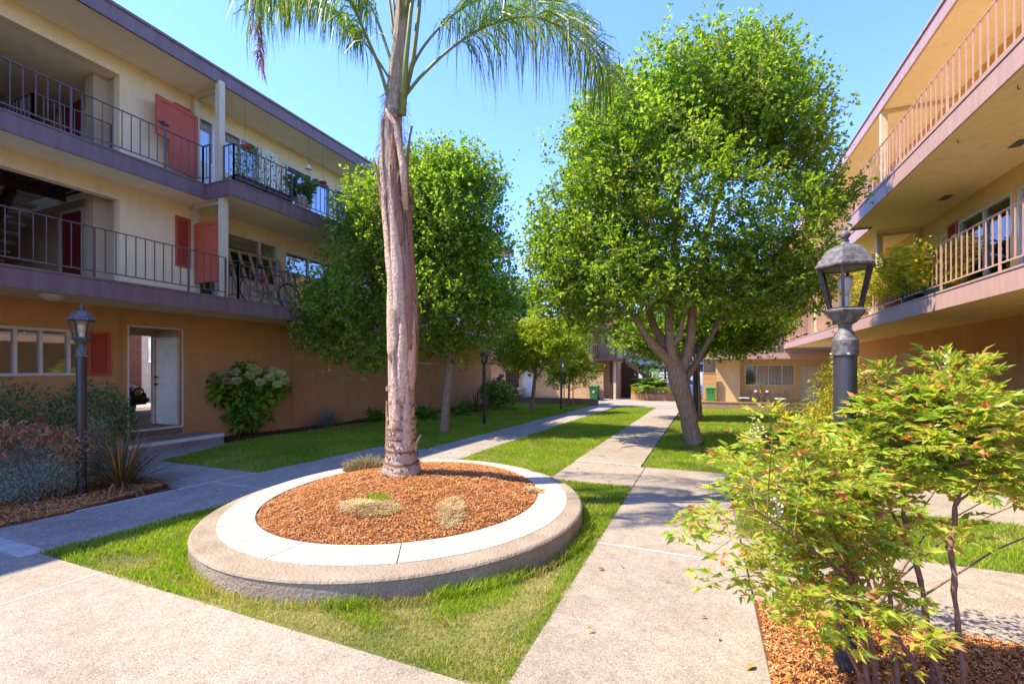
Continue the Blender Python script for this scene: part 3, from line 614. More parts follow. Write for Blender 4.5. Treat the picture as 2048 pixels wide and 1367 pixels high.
for a0,a1,z0,z1 in ((12.0,13.6,3.94,5.1),(17,18.6,3.94,5.1),(17,18.6,6.5,7.6)): window(LB,'x',WX,-1,a0,a1,z0,z1,((a0+a1)/2,),[('blind',a0+.05,a1-.05,z0+.5)])
for a0,a1,z0,z1 in ((14.4,16.2,3.17,5.05),(19.5,21.3,3.17,5.05),(14.4,16.2,5.8,7.6),(19.5,21.3,5.8,7.6)): window(LB,'x',WX,-1,a0,a1,z0,z1,((a0+a1)/2,),[('white',a0+.05,a0+.8,0)],name='sliding_door')
shutter(LB,'x',WX,1,5.03,5.41,1.48,2.35); shutter(LB,'x',WX,1,6.66,6.99,3.99,5.15); shutter(LB,'x',WX,1,6.64,6.99,7.42,7.74,'vent')
# white board beside window
mb = MB(); mb.box(WX-.0,WX+.04,8.87,9.42,5.9,7.71); mb.build('white_panel', m_white, LB, bevel=.004)
mb = MB(); mb.box(WX-.01,WX+.03,7.15,7.58,5.78,6.60); mb.build('white_panel', m_white, LB)
# gates (privacy doors): folded back on floor three, shut on floor two
mb = MB(); T = 7.54; ga = np.array([-11.04,7.02]); gb = np.array([-10.94,6.08]); gd = (gb-ga); gn = np.array([.035,.003])
def gp(s_, k=0): p = ga+gd*s_+gn*k; return (p[0], p[1])
mb.prism([gp(0),gp(1),gp(1,1),gp(0,1)], 6.70, 7.55); mb.prism([gp(0),gp(.70),gp(.70,1),gp(0,1)], 6.08, 6.70)
for s0,s1,z0,z1 in ((0,1,7.46,7.55),(.92,1,6.70,7.46),(0,.08,6.08,7.46),(.08,.70,6.08,6.16),(.62,.70,6.16,6.70),(.70,.92,6.70,6.78)):
    mb.prism([gp(s0,1),gp(s1,1),gp(s1,1.35),gp(s0,1.35)], z0, z1)
o = mb.build('privacy_gate', m_red, LB); k = MB(); k.bar((*gp(.97,1.4),6.98),(*gp(.72,1.4),6.98),.03,.03); k.bar((*gp(.85,1.4),6.93),(*gp(.85,1.8),7.03),.03,.03); k.build('latch', m_black, o)
mb = MB(); mb.box(-11.07,-10.06,6.99,7.03,3.62,5.02)
for b in ((-11.07,-10.06,3.62,3.70),(-11.07,-10.06,4.94,5.02),(-11.07,-10.99,3.70,4.94),(-10.14,-10.06,3.70,4.94)): mb.box(b[0],b[1],6.975,6.99,b[2],b[3])
o = mb.build('privacy_gate', m_red, LB); k = MB(); k.tube([(-10.12,6.97,4.2),(-10.1,6.93,4.3),(-10.12,6.97,4.4)],.012,6); k.build('latch', m_black, o)
# passage
mb = MB(); wall(mb,'y',6.81,7.0,-12.42,WX-.2,.2,2.887); wall(mb,'y',5.75,5.55,-12.42,WX-.2,.2,2.887); mb.box(-12.42,WX-.2,5.75,6.81,2.512,2.7)
mb.box(-12.42,-12.25,5.75,6.81,2.40,2.512)
wall(mb,'x',-12.42,-12.5,Y0,5.55,.2,2.887); wall(mb,'x',-12.42,-12.5,7.0,Y1-.2,-.6,2.887)
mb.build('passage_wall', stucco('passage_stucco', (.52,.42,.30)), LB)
mb = MB(); mb.box(-19,WX+.015,5.75,6.81,.12,.285); mb.box(-19,-12.42,-2,12,.05,.2); mb.build('passage_floor', M('passage_floor', (.24,.19,.14), (.12,.1,.08), 2, .8, .2, 40), LB)
mb = MB(); mb.box(WX+.015,WX+.03,5.74,6.82,.255,.292); mb.box(WX-.005,WX+.012,5.72,5.75,.29,2.53); mb.box(WX-.005,WX+.012,6.81,6.84,.29,2.53); mb.box(WX-.005,WX+.012,5.72,6.84,2.51,2.535); mb.build('threshold', m_white, LB)
o = door(LB,'y',6.81,-1,-12.20,-11.38,.29,2.31,M('white_door_paint', (.66,.61,.5), None, 6, .5),frame=M('door_frame_paint', (.7,.63,.48)),fr=.045,knob=1,panels=False)
mb = MB(); mb.box(-11.80,-11.74,6.775,6.784,1.93,1.99); mb.build('number_plate', m_black, o)
mb = MB(); mb.lathe([(.001,-.09),(.09,-.085),(.15,-.05),(.17,0),(.17,.02)],(-10.4,4.17,2.87),20); mb.build('ceiling_light', M('milky_lamp_glass', (.75,.72,.66), rough=.3), LB, smooth=True)
for y, z0, z1 in ((5.56,.0,2.83),(9.9,.0,2.83)):
    mb = MB(); mb.tube([(WX+.02,y,z0),(WX+.02,y,z1)],.013,8)
    for zz in (.5,1.4,2.3): mb.box(WX+.001,WX+.04,y-.03,y+.03,zz,zz+.02)
    mb.build('conduit', m_brown, LB)
mb = MB(); mb.box(WX+.001,WX+.02,12.2,12.6,.35,.55); mb.build('wall_vent', m_brown, LB)
# entry step
es = thing('entry_step', 'low concrete step with a white painted edge below the passage', 'step', (-11,6.2,-.1))
mb = MB(); mb.prism([(WX,4.85),(-10.45,4.85),(-10.45,7.28),(WX,7.28)], -.2, .085); mb.build('step_block', m_concold, es, bevel=.01)
mb = MB(); mb.box(-10.52,-10.445,5.0,7.28,.02,.09); mb.build('painted_edge', m_white, es)
# stuff seen through the passage
nb = thing('neighbour_wall', 'brown brick and white wall seen across the lane through the passage', 'wall', (-24,8,.2))
m_brick, t_, b_ = base_mat('brown_brick'); bt = nd(t_, 'ShaderNodeTexBrick'); tc_ = nd(t_, 'ShaderNodeTexCoord'); mp_ = nd(t_, 'ShaderNodeMapping'); mp_.inputs['Rotation'].default_value = (PI/2, 0, PI/2)
sx_ = nd(t_, 'ShaderNodeSeparateXYZ'); cx_ = nd(t_, 'ShaderNodeCombineXYZ'); t_.links.new(tc_.outputs['Object'], sx_.inputs[0]); t_.links.new(sx_.outputs[1], cx_.inputs[0]); t_.links.new(sx_.outputs[2], cx_.inputs[1])
t_.links.new(cx_.outputs[0], bt.inputs['Vector']); bt.inputs['Scale'].default_value = 2.2; bt.inputs['Color1'].default_value = (.20,.085,.06,1); bt.inputs['Color2'].default_value = (.14,.06,.045,1); bt.inputs['Mortar'].default_value = (.08,.045,.035,1)
t_.links.new(bt.outputs[0], b_.inputs['Base Color']); b_.inputs['Roughness'].default_value = .9
q0 = pt(243,700,24.5); mb = MB(); mb.box(-25.2,-24.6,4,13.1,.18,5.2); mb.build('brick_wall', m_brick, nb)
mb = MB(); wall(mb,'x',-24.9,-25.1,13.1,22,.18,5.2,[(13.5,15.5,1.9,3.2)]); mb.build('white_wall', M('white_siding', (.72,.68,.70)), nb)
window(nb,'x',-24.9,-1,13.5,15.5,1.9,3.2,(),[('blind',13.55,15.45,2.0)])
# parked car nose in the carport (car faces +y)
car = thing('parked_car', 'black classic car with round headlight parked beyond the passage', 'car', (-15.2,6.25,.2))
def carbody():
    m = MB(); cx = -15.2
    prof = [(-4.2,.45,.62),(-3.9,.30,.95),(-2.6,.28,1.05),(-2.0,.28,1.35),(-1.4,.28,1.42),(-.6,.28,1.40),(0.0,.28,1.02),(.9,.28,.96),(1.5,.30,.86),(1.72,.36,.70)]
    V = []; y0 = 6.25
    for dy, zb, zt in prof:
        wd = .84 if -3.8 < dy < 1.3 else .74; tw = wd*(.72 if zt > 1.2 else .9)
        V += [(cx-wd, y0+dy, .2+zb), (cx-wd, y0+dy, .2+min(.78, zt-.08)), (cx-tw, y0+dy, .2+zt), (cx+tw, y0+dy, .2+zt), (cx+wd, y0+dy, .2+min(.78, zt-.08)), (cx+wd, y0+dy, .2+zb)]
    F = [(i*6+j, i*6+(j+1) % 6, (i+1)*6+(j+1) % 6, (i+1)*6+j) for i in range(len(prof)-1) for j in range(6)]+[tuple(range(6)), tuple(range(54, 60))[::-1]]
    return m.add(V, F), cx, y0
m, cx, y0 = carbody(); cb = m.build('body', M('black_car_paint', (.012,.008,.008), rough=.15, spec=.8), car, bevel=.04)
for sx in (-1, 1):
    h = MB(); h.tube([(cx+sx*.56,y0+1.45,.2+.72),(cx+sx*.56,y0+1.74,.2+.70)], [.15,.15], 20); h.tube([(cx+sx*.56,y0+1.735,.2+.70),(cx+sx*.56,y0+1.79,.2+.70)], [.12,.06], 20, m=1)
    h.build('headlight', [m_black, M('headlight_glass', (.6,.5,.25), rough=.1, spec=.9)], car, smooth=False)
    for dy in (-2.9, .75):
        h = MB(); h.tube([(cx+sx*.66,y0+dy,.2+.31),(cx+sx*.86,y0+dy,.2+.31)], .31, 24); wo = h.build('wheel', m_blackfab, car); h = MB(); h.tube([(cx+sx*.861,y0+dy,.2+.31),(cx+sx*.872,y0+dy,.2+.31)], .18, 20); h.build('rim', m_alu, wo)
h = MB(); h.box(cx-.8,cx+.8,y0+1.68,y0+1.86,.2+.38,.2+.54); h.build('bumper', m_black, car, bevel=.05)
car.rotation_euler.z = -PI/2; car.location = (-17.55, 7.78, .2)
# ---------------------------------------------------------------- RIGHT BUILDING
RB = thing('apartment_building', 'three storey tan apartment block on the right with sunlit mauve balcony edges', 'apartment building', (9, 12, 0))
RY0, RY1 = -8.0, 30.6; RW = 5.5; RG = 6.7
mb = MB(); wall(mb,'x',RG,RG+.2,RY0,RY1,-.7,2.885); wall(mb,'y',RY1-.2,RY1,RG+.2,13,-.7,2.885); mb.build('lower_wall', m_brown, RB)
mb = MB(); r2 = [(11.85,13.84,3.17,5.03),(9.4,11.68,3.17,5.03),(5,8,3.2,5.03),(17.5,19.3,3.17,5.03),(22,24,3.9,5.03)]
r3 = [(8.6,10.6,5.8,7.6),(11.8,12.8,5.8,7.85),(16.8,18.6,5.8,7.6),(3,6,5.8,7.6)]
wall(mb,'x',RW,RW+.2,RY0,RY1,2.885,5.475,r2); wall(mb,'x',RW,RW+.2,RY0,RY1,5.475,8.085,r3); wall(mb,'y',RY1-.2,RY1,RW+.2,13,2.885,8.085); wall(mb,'x',13,13.2,RY0,RY1,-.7,8.085)
mb.build('upper_wall', stucco('bounce_tinted_stucco', (.78,.52,.22)), RB)  # warm bounced glow on the right walls is put into this orange colour
mb = MB()
for z in (2.887,5.477): mb.box(RW+.2,13,RY0+.1,RY1-.2,z+.002,z+.26)
mb.box(RW+.0,RG+.0,RY0,RY1,2.84,2.884)
mb.build('floor_slab', m_soffitr, RB)
X2, X3 = 4.41, 3.73
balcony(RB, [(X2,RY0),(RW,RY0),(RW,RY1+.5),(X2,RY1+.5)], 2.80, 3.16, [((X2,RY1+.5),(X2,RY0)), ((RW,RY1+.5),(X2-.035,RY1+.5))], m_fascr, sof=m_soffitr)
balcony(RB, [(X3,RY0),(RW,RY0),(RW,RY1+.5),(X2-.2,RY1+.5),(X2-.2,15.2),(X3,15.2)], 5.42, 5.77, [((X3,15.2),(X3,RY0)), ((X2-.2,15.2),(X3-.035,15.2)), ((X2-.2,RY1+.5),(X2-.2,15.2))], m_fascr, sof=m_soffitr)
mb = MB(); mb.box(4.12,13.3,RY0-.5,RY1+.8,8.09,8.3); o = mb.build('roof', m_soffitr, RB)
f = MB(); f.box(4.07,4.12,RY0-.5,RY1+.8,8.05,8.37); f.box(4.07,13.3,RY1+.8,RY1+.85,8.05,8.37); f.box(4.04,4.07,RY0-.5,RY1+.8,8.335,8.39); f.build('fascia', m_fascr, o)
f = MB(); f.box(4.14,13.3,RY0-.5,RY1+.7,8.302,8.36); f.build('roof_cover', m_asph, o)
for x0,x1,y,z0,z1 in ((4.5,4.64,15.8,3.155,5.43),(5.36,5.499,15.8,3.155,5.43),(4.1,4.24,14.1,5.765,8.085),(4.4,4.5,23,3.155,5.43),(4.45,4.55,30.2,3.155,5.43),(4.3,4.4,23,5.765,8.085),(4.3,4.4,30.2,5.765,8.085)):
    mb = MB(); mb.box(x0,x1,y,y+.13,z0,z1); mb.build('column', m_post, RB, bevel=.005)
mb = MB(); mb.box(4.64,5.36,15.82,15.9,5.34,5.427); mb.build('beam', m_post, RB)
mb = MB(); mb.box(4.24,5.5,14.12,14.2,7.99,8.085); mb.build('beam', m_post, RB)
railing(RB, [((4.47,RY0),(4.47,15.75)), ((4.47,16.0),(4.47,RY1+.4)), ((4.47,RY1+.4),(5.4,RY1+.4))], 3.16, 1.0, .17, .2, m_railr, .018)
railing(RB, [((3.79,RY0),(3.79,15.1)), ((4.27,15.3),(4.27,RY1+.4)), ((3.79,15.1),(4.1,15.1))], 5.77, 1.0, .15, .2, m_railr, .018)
m_dkf = M('dark_frame', (.3,.26,.22), None, 5, .5)
window(RB,'x',RW,1,11.85,13.84,3.17,5.03,(12.85,),[('white',12.9,13.8,0),('grey',11.9,12.4,0)],name='sliding_door')
window(RB,'x',RW,1,9.4,11.68,3.17,5.03,(10.5,),[('grey',9.5,11.6,0)],name='sliding_door')
window(RB,'x',RW,1,5,8,3.2,5.03,(6.5,)); window(RB,'x',RW,1,17.5,19.3,3.17,5.03,(18.4,),[('white',17.6,18.3,0)],name='sliding_door'); window(RB,'x',RW,1,22,24,3.9,5.03,(23,),[('blind',22.05,23.95,4.2)])
window(RB,'x',RW,1,8.6,10.6,5.8,7.6,(9.6,),[('grey',8.7,10.5,0)],name='sliding_door'); window(RB,'x',RW,1,16.8,18.6,5.8,7.6,(17.7,),name='sliding_door'); window(RB,'x',RW,1,3,6,5.8,7.6,(4.5,),name='sliding_door')
door(RB,'x',RW,-1,11.85,12.75,5.79,7.8,m_dkred,knob=1)
shutter(RB,'x',RW,-1,13.88,14.32,3.95,5.08); mb = MB(); mb.box(4.62,5.48,15.97,16.01,3.55,4.75); mb.build('privacy_gate', m_red, RB)
for x, y in ((4.95,13.1),(4.9,10.4)): mb = MB(); mb.box(x,x+.3,y,y+.16,5.4215,5.424) if 0 else mb.box(x,x+.16,y,y+.3,5.455,5.469); mb.build('soffit_vent', m_grey, RB)
for y in (3.6,4.6,5.6,6.9,8.4,10.0): mb = MB(); mb.tube([(3.95,y,5.47),(3.95,y,5.44),(3.97,y+.03,5.42),(4.0,y+.03,5.44)],.006,6); mb.build('ceiling_hook', m_grey, RB)
# ---------------------------------------------------------------- FAR BUILDINGS
FL = thing('apartment_house', 'two storey tan house wall facing the camera at the far left end of the court', 'house', (-11, 33, -.5))
mb = MB(); wall(mb,'y',32,32.2,-18,-7.2,-.7,5.1,[(-10.5,-9.2,.62,1.5),(-14.0,-12.9,-.5,1.55),(-14.6,-13.0,2.6,4.2),(-11.6,-10.2,3.0,4.3)]); wall(mb,'x',-7.2,-7.4,32.2,40,-.7,5.1); mb.build('wall', m_tan, FL)
mb = MB(); mb.box(-18,-7.4,32.2,40,1.98,2.38); mb.box(-18,-7.4,32.6,32.7,-.7,1.98); mb.build('inner_floor', m_room, FL)
mb = MB(); mb.box(-18,-11.4,30.9,32,2.02,2.40); mb.build('balcony', m_wood, FL); railing(FL,[((-18,30.95),(-11.4,30.95)),((-11.4,30.95),(-11.4,31.98))],2.4,.95,.12,.22)
mb = MB(); mb.box(-18.4,-6.9,31.2,40.3,5.1,5.45); mb.build('roof', M('red_brown_roof_edge', (.36,.20,.16)), FL)
window(FL,'y',32,1,-10.5,-9.2,.62,1.5,(-9.75,),[('blind',-10.45,-9.8,.66)]); window(FL,'y',32,1,-14.6,-13.0,2.6,4.2,(-13.8,),[('white',-14.5,-13.9,0)]); window(FL,'y',32,1,-11.6,-10.2,3.0,4.3,(-10.9,))
door(FL,'y',32,-1,-12.55,-11.65,-.46,1.52,M('pale_blue_door', (.55,.58,.62)),panels=False,knob=-1); mb = MB(); mb.box(-13.95,-12.95,32.05,32.1,-.5,1.5); mb.build('dark_entry', m_wood, FL)
SB = thing('stair_block', 'tan and dark brown stair block between the far houses with outdoor landing', 'stair tower', (-5.8, 33, -.5))
mb = MB(); mb.box(-7.15,-5.75,33.3,36,-.7,6.1); mb.build('wall', m_tan, SB); mb = MB(); mb.box(-5.72,-4.62,35,36,-.7,2.15); mb.box(-5.75,-4.62,36.0,36.2,-.7,2.15); mb.build('dark_wall', m_dkbrown, SB)
mb = MB(); mb.box(-7.1,-5.0,31.4,33.3,2.17,2.36); mb.box(-7.15,-6.95,31.4,31.6,2.36,4.6); mb.box(-6.02,-5.86,31.9,32.05,-.5,2.17); mb.build('landing', m_wood, SB)
mb = MB(); mb.box(-5.78,-5.6,31.9,32.05,-.5,2.17); mb.build('column', m_post, SB)
railing(SB,[((-6.95,31.45),(-5.0,31.45)),((-5.0,31.45),(-4.0,31.45))],2.36,1.05,.1,.14,m_wood)
so_ = MB(); so_.bar((-5.0,31.5,2.25),(-3.4,31.5,1.0),.08,.24); so2 = so_.build('staircase', m_wood, SB); tr = MB()
for i in range(7): tr.box(-5.0+.25*i,-4.72+.25*i,31.5,32.6,2.1-.19*i,2.15-.19*i)
tr.build('tread', m_tread, so2)
mb = MB(); mb.box(-4.95,-1.9,36.2,38.2,1.62,1.86); mb.box(-4.0,-3.9,36.4,36.5,-.6,1.62); mb.build('landing', m_wood, SB)
railing(SB,[((-4.9,36.25),(-1.9,36.25))],1.86,1.0,.1,.15,m_wood)
tr = MB()
for i in range(8): tr.box(-3.3,-2.1,36.5+.05*i,36.8+.05*i,1.4-.24*i,1.46-.24*i)
tr.bar((-2.7,36.6,1.6),(-2.7,36.9,-.6),.14,.2); tr.build('tread', m_wood, SB)
fw = thing('screen_wall', 'low tan stucco wall behind the left green bin', 'wall', (-6.8,30.6,-.5)); mb = MB(); mb.box(-7.35,-6.2,30.5,30.65,-.6,1.33); mb.build('wall_body', m_tan, fw); mb = MB(); mb.box(-7.38,-6.17,30.47,30.68,1.33,1.37); mb.build('cap', m_tan, fw)
ow = thing('screen_wall', 'orange tan board wall behind the right green bin', 'wall', (.4,31.5,-.5)); mb = MB()
for k in range(6): mb.box(-.06,.745,31.5,31.6,-.6+.32*k,-.29+.32*k)
mb.build('boards', m_orange, ow); mb = MB(); mb.box(-.08,.74,31.48,31.62,1.33,1.37); mb.build('cap', m_orange, ow)
FR = thing('apartment_house', 'two storey yellow tan house wall facing the camera at the far right, patio below', 'house', (4, 34, -.5))
mb = MB(); wall(mb,'y',33,33.2,2.1,9.2,-.7,5.1,[(2.45,5.25,.57,1.88),(5.55,6.5,-.5,1.8),(2.2,3.0,2.7,4.6),(3.3,4.6,2.9,4.6),(5.5,7.2,2.9,4.6)]); mb.box(.75,2.1,31.8,36,-.7,2.2); mb.box(2.05,2.13,32.97,33.0,-.7,2.2)
wall(mb,'y',33.2,33.4,.0,2.1,2.3,5.1,[(.9,1.8,2.7,4.6)]); mb.build('wall', stucco('yellow_tan_stucco', (.66,.47,.23)), FR)
mb = MB(); mb.box(.4,9.2,30.85,33,2.25,2.50); o = mb.build('balcony', m_soffit, FR); mb = MB(); mb.box(.35,9.2,30.80,30.85,2.22,2.56); mb.build('fascia', m_fascr, o)
mb = MB(); mb.box(0,9.2,33.8,34,-.7,5.1); mb.box(2.3,9.2,33.2,33.8,2.0,2.3); mb.build('inner_wall', m_room, FR)
railing(FR,[((.4,30.9),(9.2,30.9))],2.52,1.0,.12,.2,m_railr,.02); mb = MB(); mb.box(-.3,9.4,30.6,36,5.1,5.4); mb.build('roof', m_fascr, FR)
window(FR,'y',33,1,2.45,5.25,.57,1.88,(3.12,3.8,4.55),[('white',3.15,5.2,0)]); window(FR,'y',33,1,3.3,4.6,2.9,4.6,(3.9,),[('blind',3.35,4.55,3.0)]); window(FR,'y',33,1,5.5,7.2,2.9,4.6,(6.3,),[('blind',5.55,7.15,3)]); window(FR,'y',33.2,1,.9,1.8,2.7,4.6,(),[('white',.95,1.75,0)]); window(FR,'y',33,1,2.2,3.0,2.7,4.6,(),[('white',2.25,2.9,0)])
door(FR,'y',33,-1,5.6,6.45,-.5,1.75,M('cream_door', (.6,.55,.45)),panels=False)
# low walls
def lowwall(x0, x1, y, lab):
    t = thing('low_wall', lab, 'wall', ((x0+x1)/2, y, zg(y))); mb = MB(); mb.prism([(x0,y),(x1,y),(x1,y+.2),(x0,y+.2)], -.6, -.09); mb.build('wall_body', stucco('low_wall_stucco', (.38,.26,.17)), t)
    c = MB(); n = int((x1-x0)/.22)
    for i in range(n): c.box(x0+(x1-x0)*i/n+.004, x0+(x1-x0)*(i+1)/n-.004, y-.02, y+.22, -.088, -.02)
    c.build('brick_cap', M('cap_brick', (.36,.22,.14), (.26,.15,.10), 6, .9), t)
lowwall(-10.9,-5.3,24.6,'low brown wall with brick cap at the end of the left lawn'); lowwall(-.15,5.4,25.0,'low brown wall with brick cap at the end of the right lawn')
# far brick planter with hedge
hp = thing('brick_planter', 'curved low brick planter carrying a clipped hedge at the end of the path', 'planter', (-3.15,31.9,-.5))
pp = [(-3.15+1.45*math.cos(a), 32.1+.75*math.sin(a)) for a in np.arange(28)*2*PI/28]; mb = MB(); mb.prism(pp, -.6, -.10)
for k in range(3): mb.prism([(-3.15+1.47*math.cos(a), 32.1+.77*math.sin(a)) for a in np.arange(28)*2*PI/28], -.42+.12*k, -.34+.12*k) if k < 2 else None
mb.prism([(-3.15+1.48*math.cos(a), 32.1+.78*math.sin(a)) for a in np.arange(28)*2*PI/28], -.10, -.05); mb.build('brick_ring', M('planter_brick', (.46,.25,.16), (.36,.18,.11), 12, .9), hp)
# bins
def bin_(x, y, lab, col):
    t = thing('wheeled_bin', lab, 'bin', (x, y, zg(y)), 'green wheeled bins'); z = zg(y); m = M('bin_plastic', col, None, 4, .45, spec=.5)
    mb = MB(); P0 = [(-.23,-.25),(.23,-.25),(.23,.25),(-.23,.25)]; P1 = [(-.29,-.33),(.29,-.33),(.29,.31),(-.29,.31)]
    mb.add([(x+a, y+b, z+.05) for a, b in P0]+[(x+a, y+b, z+.90) for a, b in P1], [(3,2,1,0),(4,5,6,7),(0,1,5,4),(1,2,6,5),(2,3,7,6),(3,0,4,7)])
    for dx in (-.09,.09): mb.add([(x+dx-.02,y-.345,z+.85),(x+dx+.02,y-.345,z+.85),(x+dx+.02,y-.325,z+.6),(x+dx-.02,y-.325,z+.6)], [(0,1,2,3)], 1)
    mb.build('bin_body', [m, m_black], t, bevel=.02)
    mb = MB(); mb.add([(x+a*1.08, y+b*1.08, z+.91) for a, b in P1]+[(x+a, y+b, z+.97) for a, b in P1]+[(x+a*.8, y+b*.8, z+1.0) for a, b in P1], [(3,2,1,0),(8,9,10,11)]+[(i+k, (i+1) % 4+k, 4+(i+1) % 4+k, 4+i+k) for k in (0,4) for i in range(4)]); mb.build('lid', m, t, bevel=.01)
    mb = MB(); mb.tube([(x-.27,y+.36,z+.93),(x+.27,y+.36,z+.93)],.018,8); mb.build('handle', m, t)
    for s_ in (-1,1): mb = MB(); mb.tube([(x+s_*.24,y+.24,z+.1),(x+s_*.29,y+.24,z+.1)],.1,16); mb.build('wheel', m_blackfab, t)
    return t
b1 = bin_(-6.72,30.1,'dark green wheeled bin with a small white mark in shade before the tan wall',(.02,.16,.04))
mb = MB(); mb.add([(-6.78,29.765,.12),(-6.62,29.765,.12),(-6.70,29.772,.0)],[(0,1,2)]); mb.box(-6.80,-6.58,29.764,29.768,.16,.19); mb.build('mark', M('white_mark', (.7,.7,.7)), b1)
bin_(.40,30.4,'bright green wheeled bin standing in sun behind the big tree',(.04,.26,.05))
# patio furniture
def chair(x, y, z, rz, lab, grp):
    t = thing('patio_chair', lab, 'chair', (x,y,z), grp, rz); L = lambda m_, n_, mat: (setattr(m_, 'z', 0), m_.build(n_, mat, None))[1]
    def put(mb, n_, mat):
        o = mb.build(n_, mat); o.parent = t; return o
    mb = MB(); mb.box(-.24,.24,-.22,.24,.41,.45); put(mb,'seat',m_white)
    mb = MB()
    mb.tube([(-.25,.24,.42),(-.25,.30,.7),(-.2,.33,.88),(0,.34,.93),(.2,.33,.88),(.25,.30,.7),(.25,.24,.42)],.014,6)
    for k in range(-4,5): mb.tube([(k*.05,.25,.44),(k*.05,.33,.90)],.006,4)
    put(mb,'backrest',m_black)
    for sx in (-1,1):
        mb = MB(); mb.tube([(sx*.25,-.22,0),(sx*.25,-.22,.62),(sx*.26,-.1,.67),(sx*.26,.29,.68)],.014,6); put(mb,'armrest',m_black)
        mb = MB(); mb.tube([(sx*.24,.28,0),(sx*.25,.24,.44)],.014,6); put(mb,'leg',m_black)
    return t
pz0 = zg(29)
c1 = chair(2.15,29.2,zg(29.2)-.03,-1.3,'black wire patio chair left of the small table','patio chairs by the table'); dup(c1,None,(3.95,29.2,zg(29.2)-.03),'black wire patio chair right of the small table'); 
t = thing('patio_table','small dark bistro table with a potted plant in the patio','table',(3.0,29,pz0-.03)); z=pz0-.03
mb = MB(); mb.lathe([(.42,.70),(.44,.71),(.44,.73),(.42,.735)],(3.0,29,z),28); mb.build('tabletop',m_wood,t)
for a in (.6,2.2,3.8,5.4):
    mb = MB(); mb.tube([(3+.34*math.cos(a),29+.34*math.sin(a),z+.70),(3+.12*math.cos(a),29+.12*math.sin(a),z+.42),(3+.26*math.cos(a),29+.26*math.sin(a),z)],.014,6); mb.build('leg',m_black,t)
for x, lab in ((2.72,'white candle cup left of the table plant'),(3.28,'white candle cup right of the table plant')):
    mb = MB(); mb.lathe([(.05,.735),(.075,.80),(.075,.87),(.06,.875)],(x,28.95,z),16); tag(mb.build('cup',m_white,smooth=True),lab,'cup')
def potplant(name, lab, cat, x, y, z, pr, ph, rx, rh, n, mat, pmat, seed, sz=.05, group=None):
    t = thing(name, lab, cat, (x,y,z), group); mb = MB(); mb.lathe([(pr*.72,0),(pr*.9,ph*.85),(pr,ph*.86),(pr,ph),(pr*.85,ph)],(x,y,z),18); mb.build('pot',pmat,t,smooth=False)
    r = np.random.RandomState(seed); th = r.rand(n)*2*PI; q = r.rand(n)**.5; h = r.rand(n)
    P = np.stack([x+rx*q*np.cos(th)*(.5+.7*h), y+rx*q*np.sin(th)*(.5+.7*h), z+ph+rh*h], 1); D = np.stack([np.cos(th), np.sin(th), r.uniform(-.2,1,n)], 1)
    mb = MB(); add_leaves(mb, P, D, r, sz*r.uniform(.7,1.3,n), .5, 1); mb.build('foliage',mat,t)
    st = MB()
    for i in range(6): a = i*1.05; st.tube([(x,y,z+ph*.8),(x+rx*.3*math.cos(a),y+rx*.3*math.sin(a),z+ph+rh*.4),(x+rx*.6*math.cos(a),y+rx*.6*math.sin(a),z+ph+rh*.8)],.006,4)
    st.build('stems',m_twig,t); return t
def add_leaves(mb, P, D, r, L, asp=.5, kind=0, m=0, upb=.6, fold=.18):
    n = len(P); D = D/(np.linalg.norm(D, axis=1)[:, None]+1e-9); N = r.normal(size=(n, 3)); N[:, 2] = np.abs(N[:, 2])+upb
    S = np.cross(D, N); S /= (np.linalg.norm(S, axis=1)[:, None]+1e-9); U = np.cross(S, D); L = (np.ones(n)*L)[:, None]; W = L*asp
    if kind == 0:
        V = np.stack([P, P+D*L*.42-S*W*.5+U*W*fold*1.2, P+D*L-U*L*.12, P+D*L*.42+S*W*.5+U*W*fold*1.2], 1).reshape(-1, 3); k = np.arange(n)*4+mb.n
        mb.f.append((np.concatenate([np.stack([k, k+2, k+1], 1), np.stack([k, k+3, k+2], 1)]), m)); mb.v.append(V); mb.n += len(V)
    else:
        V = np.stack([P, P+D*L*.36-S*W*.5+U*W*fold, P+D*L*.5-U*L*.02, P+D*L*.36+S*W*.5+U*W*fold, P+D*L-U*L*.16], 1).reshape(-1, 3); k = np.arange(n)*5+mb.n
        mb.f.append((np.concatenate([np.stack([k, k+2, k+1], 1), np.stack([k, k+3, k+2], 1), np.stack([k+1, k+2, k+4], 1), np.stack([k+2, k+3, k+4], 1)]), m)); mb.v.append(V); mb.n += len(V)
potplant('potted_plant','small conical plant in a terracotta pot on the bistro table','plant',3.0,29,z+.736,.11,.17,.13,.45,300,m_nandshade,m_lamb,5)
# chairs and table on the far balcony
cc = dup(c1,None,(3.85,31.6,2.52),'grey chair on the far right balcony beside the white table',None); cc.rotation_euler.z = .3
cc = dup(c1,None,(2.35,31.7,2.52),'grey chair half hidden by leaves on the far right balcony',None); cc.rotation_euler.z = -.4
for o_ in list(bpy.data.objects):
    if o_.get('label') in ('grey chair on the far right balcony beside the white table','grey chair half hidden by leaves on the far right balcony') and 'group' in o_: o_['group'] = 'chairs on the far balcony'
t = thing('balcony_table','white table on the far right balcony','table',(3.1,31.5,2.5)); mb = MB(); mb.box(2.7,3.5,31.3,31.8,3.2,3.23); mb.build('tabletop',m_white,t)
for x,y in ((2.75,31.35),(3.45,31.35),(2.75,31.75),(3.45,31.75)): mb = MB(); mb.box(x-.02,x+.02,y-.02,y+.02,2.5,3.2); mb.build('leg',m_white,t)
